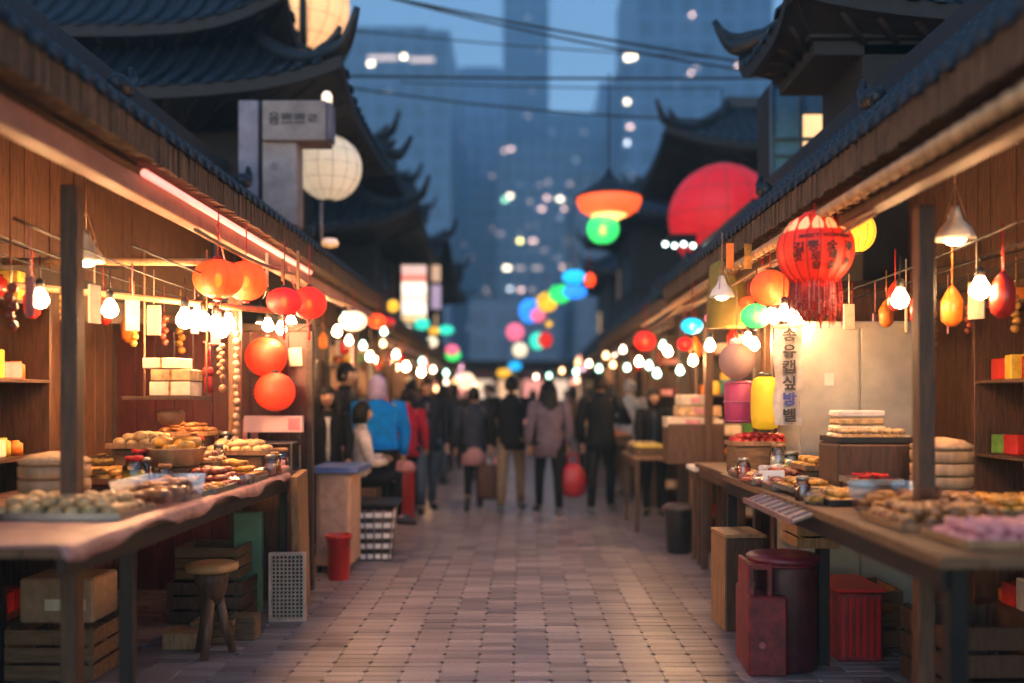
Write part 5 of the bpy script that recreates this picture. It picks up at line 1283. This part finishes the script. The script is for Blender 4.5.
for i in range(44):
    sd=-1 if i%2 else 1; q=i//2; Y=4.2+q*.16 if q<17 else 8+q*.1
    me,nm,sh=HK[(i*5+q)%6]; g=bpy.data.objects.new('hanging_goods',me); COL.objects.link(g); g.location=(sd*(2.25+.25*(q%3)+random.uniform(-.05,.05)),Y,2.08+random.uniform(-.06,.06)); g.rotation_euler=(0,0,random.uniform(0,3)); k_=random.uniform(.7,1.1); g.scale=(k_,k_,k_)
    side='left' if sd<0 else 'right'
    tag(g,'%s %s trinket hung deep inside the near %s stall'%(nm,sh,side),'hanging goods','%s %s trinkets deep inside the near %s stall'%(nm,sh,side))
for sd in(-1,1):
    for k in range(3):
        x=sd*(2.25+.25*k); rope([(x,4.0,2.30),(x,8.0,2.30)],.006,['aisle-side','middle','wall-side'][k]+' wire carrying trinkets inside the near %s stall'%('left' if sd<0 else 'right'),WIRE,'hanging_wire','wire')
# ---------------------------------------------------------------- people
SK=[mat('skin_a',(.50,.27,.17),.5,var=.1,bump=0),mat('skin_b',(.40,.20,.12),.5,var=.1,bump=0)]
HAIR=mat('black_hair',(.006,.005,.005),.55,spec=.2,var=.3,scale=60,stretch=(1,1,.1)); HAIRG=mat('grey_hair',(.35,.33,.31),.5,var=.3)
SHOE=mat('black_shoe',(.012,.011,.011),.4)
def cm(name,c,r=.75): return mat('cloth_'+name,tuple(q*.6 for q in c) if max(c)<.1 else c,r,spec=.15,var=.25,scale=10,bump=.25)
def skin_mesh(verts,edges,radii,sub=1):
    me=bpy.data.meshes.new('sk'); me.from_pydata([tuple(v) for v in verts],edges,[]); o=bpy.data.objects.new('sk',me); COL.objects.link(o)
    m=o.modifiers.new('k','SKIN'); m.use_smooth_shade=True
    sv=me.skin_vertices[0].data
    for i,r in enumerate(radii): sv[i].radius=(r,r)
    sv[0].use_root=True
    s=o.modifiers.new('s','SUBSURF'); s.levels=sub; s.render_levels=sub
    dg=bpy.context.evaluated_depsgraph_get(); r=bpy.data.meshes.new_from_object(o.evaluated_get(dg)); bpy.data.objects.remove(o)
    vs=[v.co.copy() for v in r.vertices]; fs=[tuple(p.vertices) for p in r.polygons]; bpy.data.meshes.remove(r); return vs,fs
def person(label,px,Y,rz,H=1.7,top=None,topc=None,legc=None,stride=.12,arms=((.26,.02,.86),(.26,.02,.86)),elb=None,hair='short',hairm=None,w=1.0,coat=.78,skirt=None,seated=False,lean=0,sk=0,kick=0,scarf=None,z0=0,group=None,X=None,headyaw=0):
    x=X if X is not None else (px-VX)*Y/F
    o=thing('person',label,'person',(x,Y,z0),rz,group); s=H/1.7
    drop=.42 if seated else 0
    V=lambda a,b_,c:Vector((a*s,b_*s,c*s))
    def up(p): # lean about the hips, sitting
        q=Vector(p); hz=.92*s; 
        if q.z>hz: dz=q.z-hz; q.y+=dz*math.sin(lean); q.z=hz+dz*math.cos(lean)
        q.z-=drop*s; return q
    pel=up(V(0,0,.93)); wst=up(V(0,0,1.08)); che=up(V(0,.0,1.28)); nb=up(V(0,-.01,1.43)); nk=up(V(0,.0,1.50)); hd=up(V(0,.015,1.60))
    verts=[pel,wst,che,nb,nk]; rad_=[.11*w,.10*w,.125*w,.065,.05]; edges=[(0,1),(1,2),(2,3),(3,4)]
    rad_=[r*s for r in rad_]
    legs=[];armsP=[]
    for i,sg in enumerate((-1,1)):
        st=stride*sg*s
        hip=up(V(sg*.09,0,.88))
        if seated: kn=Vector((sg*.11*s,.38*s,.50*s)); an=Vector((sg*.11*s,.36*s,.08*s))
        else: kn=Vector((sg*.095*s,st*.75+.03*s,.49*s)); an=Vector((sg*.095*s,st,.085*s))
        if kick and sg==kick: kn=Vector((sg*.08*s,-.02*s,.50*s)); an=Vector((sg*.10*s,-.30*s,.20*s))
        to=an+Vector((sg*.015*s,.14*s,-.05*s)) if not(kick and sg==kick) else an+Vector((sg*.01,-.02*s,-.15*s))
        b0=len(verts); verts+=[hip,kn,an,to]; rad_+=[.085*s,.055*s,.04*s,.03*s]; edges+=[(0,b0),(b0,b0+1),(b0+1,b0+2),(b0+2,b0+3)]
        legs.append((hip,kn,an,to))
        sh=up(V(sg*.175*w,-.01,1.395)); ax,ay,az=arms[i]; wr=up(V(sg*ax,ay,az)) 
        if elb: e=elb[i]; el=up(V(sg*e[0],e[1],e[2]))
        else: el=(sh+wr)/2+V(sg*.035,-.04,0)
        d=(wr-el).normalized(); hn=wr+d*.06*s
        b0=len(verts); verts+=[sh,el,wr,hn]; rad_+=[.055*s,.043*s,.028*s,.026*s]; edges+=[(2,b0),(b0,b0+1),(b0+1,b0+2),(b0+2,b0+3)]
        armsP.append((sh,el,wr,hn,d,sg))
    vs,fs=skin_mesh(verts,edges,rad_)
    b=B(); b.add(vs,fs,True)
    # head with face
    hr=.098*s; cy=math.cos(headyaw); sy=math.sin(headyaw)
    def H_(x_,y_,z_): return (hd.x+(x_*cy-y_*sy)*s, hd.y+(x_*sy+y_*cy)*s, hd.z+z_*s)
    hv=[];hf=[];seg=18;rg=12
    for i in range(rg+1):
        t=-PI/2+.05+(PI-.1)*i/rg; z_=.115*math.sin(t)
        jw=1-.28*max(0,-math.sin(t))**1.3
        for k in range(seg):
            a=2*PI*k/seg; x_=.076*math.cos(t)*math.cos(a)*jw; y_=.095*math.cos(t)*math.sin(a)*(jw if math.sin(a)<0 else 1-.1*max(0,-math.sin(t)))
            if math.sin(a)>.92 and -.3<math.sin(t)<.12: y_+=.016   # nose
            if math.sin(a)>.6 and .1<math.sin(t)<.3 and abs(math.cos(a))>.2: y_-=.006
            hv.append(H_(x_,y_,z_))
    for i in range(rg):
        for k in range(seg): a=i*seg+k;c=i*seg+(k+1)%seg; hf.append((a,c,c+seg,a+seg))
    b.add(hv,hf,True)
    for sg in(-1,1): b.ball(H_(sg*.079,-.005,-.005),.02*s,sx=.5,sy=1,sz=1.5,seg=8,rings=6)
    for (sh,el,wr,hn,d,sg) in armsP:
        u=d.orthogonal().normalized(); v=d.cross(u)
        for k in range(4):
            off=u*(-.022+.015*k)*s; L=[.07,.08,.075,.06][k]*s; p=hn+off
            b.tube([p-d*.01,p+d*L*.45,p+d*L*.8+v*.012*s,p+d*L*.95+v*.03*s],[.010*s,.009*s,.008*s,.006*s],6)
        p=hn-d*.035*s; b.tube([p,p-u*.035*s+d*.02*s,p-u*.04*s+d*.055*s],[.012*s,.010*s,.008*s],6)
    b.build('body',SK[sk],o)
    fe=B()
    for sg in(-1,1): fe.ball(H_(sg*.030,.083,.012),.011*s,sy=.5,sz=.6,seg=8,rings=5)
    for sg in(-1,1): fe.tube([H_(sg*.016,.091,.032),H_(sg*.045,.078,.034)],.0035*s,4)
    fe.build('eyes',HAIR,o)
    mo=B(); mo.tube([H_(-.022,.083,-.055),H_(0,.09,-.056),H_(.022,.083,-.055)],.005*s,5); mo.build('mouth',mat('lips',(.35,.07,.06),.4),o)
    # hair
    h=B(); hm=hairm or HAIR; hv=[];hf=[]
    for i in range(9):
        t=PI*.5*(1-i/8)+(-.02 if i==0 else 0)
        for k in range(20):
            a=2*PI*k/20; back=math.sin(a)<.35
            tt=t if not back else PI/2-(PI/2+.55)*i/8
            if not back: tt=PI/2-(PI/2-.30)*i/8
            tt=min(tt,PI/2-.03); hv.append(H_(.088*math.cos(tt)*math.cos(a),-.004+.106*math.cos(tt)*math.sin(a),.005+.128*math.sin(tt)))
    for i in range(8):
        for k in range(20): a=i*20+k;c=i*20+(k+1)%20; hf.append((a,c,c+20,a+20))
    h.add(hv,hf,True)
    if hair=='long': h.rings([(H_(0,-.05,.03),.085*s,.06*s),(H_(0,-.065,-.08),.098*s,.055*s),(H_(0,-.085,-.2),.11*s,.055*s),(H_(0,-.09,-.33),.09*s,.045*s),(H_(0,-.09,-.42),.05*s,.03*s)][::-1])
    if hair=='long':
        for sg in(-1,1): h.tube([H_(sg*.075,.02,.06),H_(sg*.092,.02,-.05),H_(sg*.10,.03,-.18),H_(sg*.095,.04,-.32)],[.02*s,.032*s,.034*s,.012*s],8)
    if hair=='pony': h.tube([H_(0,-.09,.04),H_(0,-.135,-.02),H_(0,-.13,-.16),H_(0,-.12,-.28)],[.03*s,.035*s,.03*s,.01*s],8)
    if hair=='bob': h.rings([(H_(0,-.03,-.11),.088*s,.072*s),(H_(0,-.02,-.03),.094*s,.09*s),(H_(0,-.012,.06),.086*s,.09*s)])
    h.build('hair',hm,o)
    # top
    if top:
        t=B(); z1=coat
        R=[]
        prof=[(z1,.185 if z1<.8 else .165,.125),(.93,.172,.12),(1.08,.152,.108),(1.25,.178,.12),(1.36,.19,.11),(1.42,.135,.08),(1.465,.062,.06)]
        for z,a,c in prof:
            p=up(V(0,-.002,z)) if z>=.92 else Vector((0,-.002,(z-drop)*s)); 
            if seated and z<.93: continue
            R.append((p,a*w*s,c*w*s))
        t.rings(R,20)
        for (sh,el,wr,hn,d,sg) in armsP: t.tube([sh-Vector((sg*.05*s,0,-.0)),sh+Vector((sg*.012*s,0,.005*s)),(sh+el)/2,el,(el+wr)/2,wr-d*.01],[.06*w*s,.074*w*s,.066*w*s,.058*w*s,.05*w*s,.042*w*s],10)
        if hair!='long': t.rings([(nk+Vector((0,-.004,-.05*s)),.075*s,.07*s),(nk+Vector((0,-.004,.0)),.066*s,.064*s)],14)
        t.build('jacket',top,o)
        if topc: # open front showing the shirt
            q=B(); q.rings([(up(V(0,.062,z)),.035*s,.062*s) for z in(.95,1.08,1.25,1.4)],10); q.build('shirt',topc,o)
    if legc:
        t=B()
        for (hip,kn,an,to) in legs: t.tube([hip+Vector((0,0,.05*s)),hip,(hip+kn)/2,kn,(kn+an)/2,an+Vector((0,0,.01))],[.10*s,.098*s,.082*s,.066*s,.058*s,.052*s],12)
        t.rings([(up(V(0,0,.83)),.15*s,.11*s),(up(V(0,0,.92)),.16*w*s,.115*s),(up(V(0,0,1.0)),.15*w*s,.105*s)],16)
        t.build('trousers',legc,o)
    if skirt:
        t=B(); t.rings([((0,0,.62*s),.19*s,.15*s),((0,0,.75*s),.18*s,.14*s),((0,0,.95*s),.155*s,.115*s)],18); t.build('skirt',skirt,o)
    t=B()
    for (hip,kn,an,to) in legs:
        dd=(to-an).normalized(); t.tube([an-dd*.03*s+Vector((0,0,-.03*s)),an+dd*.04*s+Vector((0,0,-.025*s)),to+dd*.02*s+Vector((0,0,.0)),to+dd*.08*s],[.045*s,.048*s,.043*s,.022*s],10)
    t.build('shoes',SHOE,o)
    if scarf: 
        t=B(); t.rings([(H_(0,-.01,-.12),.10*s,.10*s),(H_(0,-.01,-.06),.105*s,.11*s),(H_(0,-.01,.03),.098*s,.112*s),(H_(0,-.01,.10),.08*s,.09*s),(H_(0,-.01,.145),.03*s,.03*s)],16); t.build('knit_hat',scarf,o)
    return o,armsP
navy=cm('navy',(.022,.028,.05)); char=cm('charcoal',(.028,.026,.032)); blk=cm('black',(.010,.010,.013)); gry=cm('grey_violet',(.16,.12,.15)); khaki=cm('khaki',(.22,.15,.09)); jean=cm('denim',(.06,.09,.15)); cream=cm('cream',(.62,.52,.46)); blue=cm('bright_blue',(.0,.20,.62)); redj=cm('crimson',(.40,.01,.04)); lil=cm('lilac',(.55,.42,.62)); brn=cm('brown',(.10,.05,.035)); slate=cm('slate',(.05,.06,.09)); pinkc=cm('dusty_pink',(.40,.20,.20)); wht=cm('offwhite',(.5,.47,.44))
person('woman with long black hair in a black coat facing the street behind the cabinet',324,8.75,PI+.35,1.60,blk,wht,blk,.02,hair='long',X=-1.88,arms=((.2,.14,.95),(.2,.14,.95)))
person('tall man in dark grey, head turned to the right, behind the black-coated woman',345,9.9,-PI/2-.2,1.86,char,None,blk,.05,X=-1.92,hair='short')
person('person in a bright blue jacket and lilac hat seen from behind, leaning left',381,9.75,.5,1.72,blue,None,blk,.06,scarf=lil,lean=.16,w=1.22,coat=.95)
person('seated woman in a cream sweater with black hair, in profile by the hamper',361,9.15,-PI/2+.3,1.62,cream,None,blk,0,seated=True,hair='bob',arms=((.06,.24,1.12),(.02,.26,1.08)),elb=((.24,.06,1.10),(.24,.07,1.08)),z0=.22)
tag(B().box((0,0,.30),(.4,.4,.60)).build('stall_seat',WOODM,loc=(-1.64,9.15,0)),'brown box the woman in cream sits on','seat')
person('person in crimson half hidden between the blue jacket and the man in jeans',407,11.8,.2,1.6,redj,None,blk,.05)
person('man in a dark jacket over a grey shirt and jeans walking towards us',427,12.0,PI+.2,1.74,navy,gry,jean,.24,w=1.06)
person('person in dark blue just behind the man in jeans, at his left',411,13.4,0,1.78,slate,None,blk,.08)
o1,a1=person('woman in slate coat and pink hem stepping away with one foot lifted',474,12.2,.1,1.63,slate,None,blk,.16,skirt=pinkc,kick=-1,hair='short')
person('man in a black jacket and khaki trousers walking away in the centre',511,12.0,-.12,1.77,blk,None,khaki,.24,w=1.05,arms=((.27,.0,.84),(.27,.04,.84)))
person('woman in a grey-violet coat and black trousers with long dark hair walking away',549,11.75,.15,1.72,gry,None,blk,-.20,hair='long',w=1.06,coat=.72)
person('man all in black walking away with his right elbow bent, right of the red bag',601,11.75,-.22,1.78,blk,None,blk,.20,w=1.08,arms=((.24,.02,.86),(.14,.22,1.16)),elb=((.27,-.03,1.12),(.33,.04,1.14)))
person('seated seller in black with a bare face behind the right produce table',654,11.55,PI-.1,1.60,blk,slate,blk,0,hair='bob',arms=((.2,.28,.98),(.2,.28,.98)))
person('pale-haired figure in off-white behind the man in black',630,14.0,.2,1.76,wht,None,khaki,.05,hairm=HAIRG)
G='people packed in the blurred distance'
far=[(392,15.5,navy,1.75,'navy-coated figure far behind the blue jacket'),(442,16,slate,1.72,'slate-coated figure between the man in jeans and the lifted foot'),(455,18.5,char,1.78,'charcoal figure deep in the crowd left of centre'),(490,17,char,1.75,'charcoal figure left of the khaki trousers'),(533,23,lil,1.7,'lilac-coated figure far at the street end'),(574,17,brn,1.72,'brown-coated figure above the red bag'),(566,25,pinkc,1.7,'dusty-pink figure far at the street end'),(612,18,slate,1.75,'slate-coated figure behind the man in black'),(437,24,pinkc,1.7,'dusty-pink figure far down the left side'),(420,20,brn,1.7,'brown-coated figure far on the left behind the man in jeans'),(596,26,wht,1.7,'pale-coated figure at the far right end')]
for i,(px,Y,c,H,lb) in enumerate(far): person(lb,px,Y,(PI if i%3==0 else 0)+[.5,-.3,.2,-.6,.1][i%5],H,c,None,[blk,jean,char][i%3],[.24,-.2,.1,.3][i%4],lean=[0,.05,.0,.08][i%4],w=[1,1.1,.95][i%3],arms=[((.26,.02,.86),(.26,.02,.86)),((.24,.2,1.0),(.26,-.1,.88)),((.26,-.08,.88),(.2,.28,1.05))][i%3],hair=['short','long','bob'][i%3],sk=i%2)
# bags
def bag(label,px,py,Y,w,h,m,strap=.3,shape='tote'):
    o=thing('shopping_bag',label,'bag',at(px,py,Y)); b=B()
    if shape=='tote': b.rings([((0,0,0),w*.42,w*.2),((0,0,h*.1),w*.5,w*.26),((0,0,h*.6),w*.48,w*.24),((0,0,h),w*.40,w*.10)],18)
    else: b.rings([((0,0,0),w*.22,w*.14),((0,0,h*.12),w*.42,w*.24),((0,0,h*.5),w*.5,w*.28),((0,0,h*.8),w*.4,w*.2),((0,0,h),w*.14,w*.08)],18)
    b.build('bag_body',m,o); B().tube([(-w*.2,0,h*.95),(-w*.12,0,h+strap*.7),(0,0,h+strap),(w*.12,0,h+strap*.7),(w*.2,0,h*.95)],.012,6).build('strap',m,o); return o
bag('dark brown shopping bag carried low between two walkers',489,499,12.0,.34,.46,brn,.12)
bag('bulging red bag carried by the man in black',573,497,11.7,.38,.44,mat('red_nylon',(.42,.01,.02),.4),.14,'sack')
bag('small pink bag held beside the lifted foot',497,468,12.2,.14,.12,PINKF,.06)
o=thing('red_trolley_drum','tall red shopping drum with a pale frilly top by the man in jeans','container',(-1.45,11.15,0))
B().lathe([(.12,0),(.14,.02),(.145,.55),(.135,.60)],seg=26,wave=.02,nw=9).build('drum',REDP,o); B().lathe([(.15,.60),(.155,.63),(.13,.70),(.05,.73)],seg=22,wave=.06,nw=7).build('frill_top',PINKF,o)

# ---------------------------------------------------------------- world, sun, haze, camera
w=bpy.data.worlds.new('World'); S.world=w; w.use_nodes=True; nt=w.node_tree
bg=nt.nodes['Background']; sky=nt.nodes.new('ShaderNodeTexSky'); sky.sky_type='NISHITA'; sky.sun_disc=False
sky.sun_elevation=math.radians(22); sky.sun_rotation=math.radians(200); sky.altitude=0; sky.air_density=1.3; sky.dust_density=.3; sky.ozone_density=4.5
nt.links.new(sky.outputs[0],bg.inputs['Color']); bg.inputs['Strength'].default_value=.096
sl=bpy.data.lights.new('dusk_fill','SUN'); sl.energy=.05; sl.angle=math.radians(12); sl.color=(.75,.82,1)  # faint bluish fill added after sunset to tint the floor
so=bpy.data.objects.new('dusk_fill',sl); COL.objects.link(so); so.rotation_euler=(math.radians(60),0,math.radians(-20)); so.location=(0,-5,20)
hz=B().box((0,157,64),(640,336,134),bev=.001)
ho=hz.build('haze',bpy.data.materials.new('haze')); m=ho.data.materials[0]; m.use_nodes=True; nt=m.node_tree
for n in list(nt.nodes):
    if n.type=='BSDF_PRINCIPLED': nt.nodes.remove(n)
v=nt.nodes.new('ShaderNodeVolumePrincipled'); v.inputs['Density'].default_value=.0030; v.inputs['Color'].default_value=(.42,.78,1,1); v.inputs['Anisotropy'].default_value=.1
nt.links.new(v.outputs[0],nt.nodes['Material Output'].inputs['Volume'])
ho['kind']='stuff'
c=bpy.data.cameras.new('cam'); co=bpy.data.objects.new('cam',c); COL.objects.link(co); S.camera=co
co.location=(0,0,EYE); co.rotation_euler=(PI/2,0,0); c.sensor_width=36; c.lens=F/1024*36
c.shift_x=-(VX-512)/1024; c.shift_y=(VY-341.5)/1024; c.clip_start=.1; c.clip_end=2000
c.dof.use_dof=True; c.dof.focus_distance=5.6; c.dof.aperture_fstop=c.lens/1000/.062; c.dof.aperture_blades=0
S.view_settings.view_transform='Standard'; S.view_settings.look='None'; S.view_settings.exposure=1.4; S.view_settings.gamma=1
cy=S.cycles; cy.use_denoising=True; cy.max_bounces=6; cy.diffuse_bounces=3; cy.glossy_bounces=2; cy.transmission_bounces=3; cy.transparent_max_bounces=8; cy.volume_bounces=0
cy.sample_clamp_indirect=4; cy.sample_clamp_direct=0; cy.caustics_reflective=False; cy.caustics_refractive=False; cy.use_light_tree=True
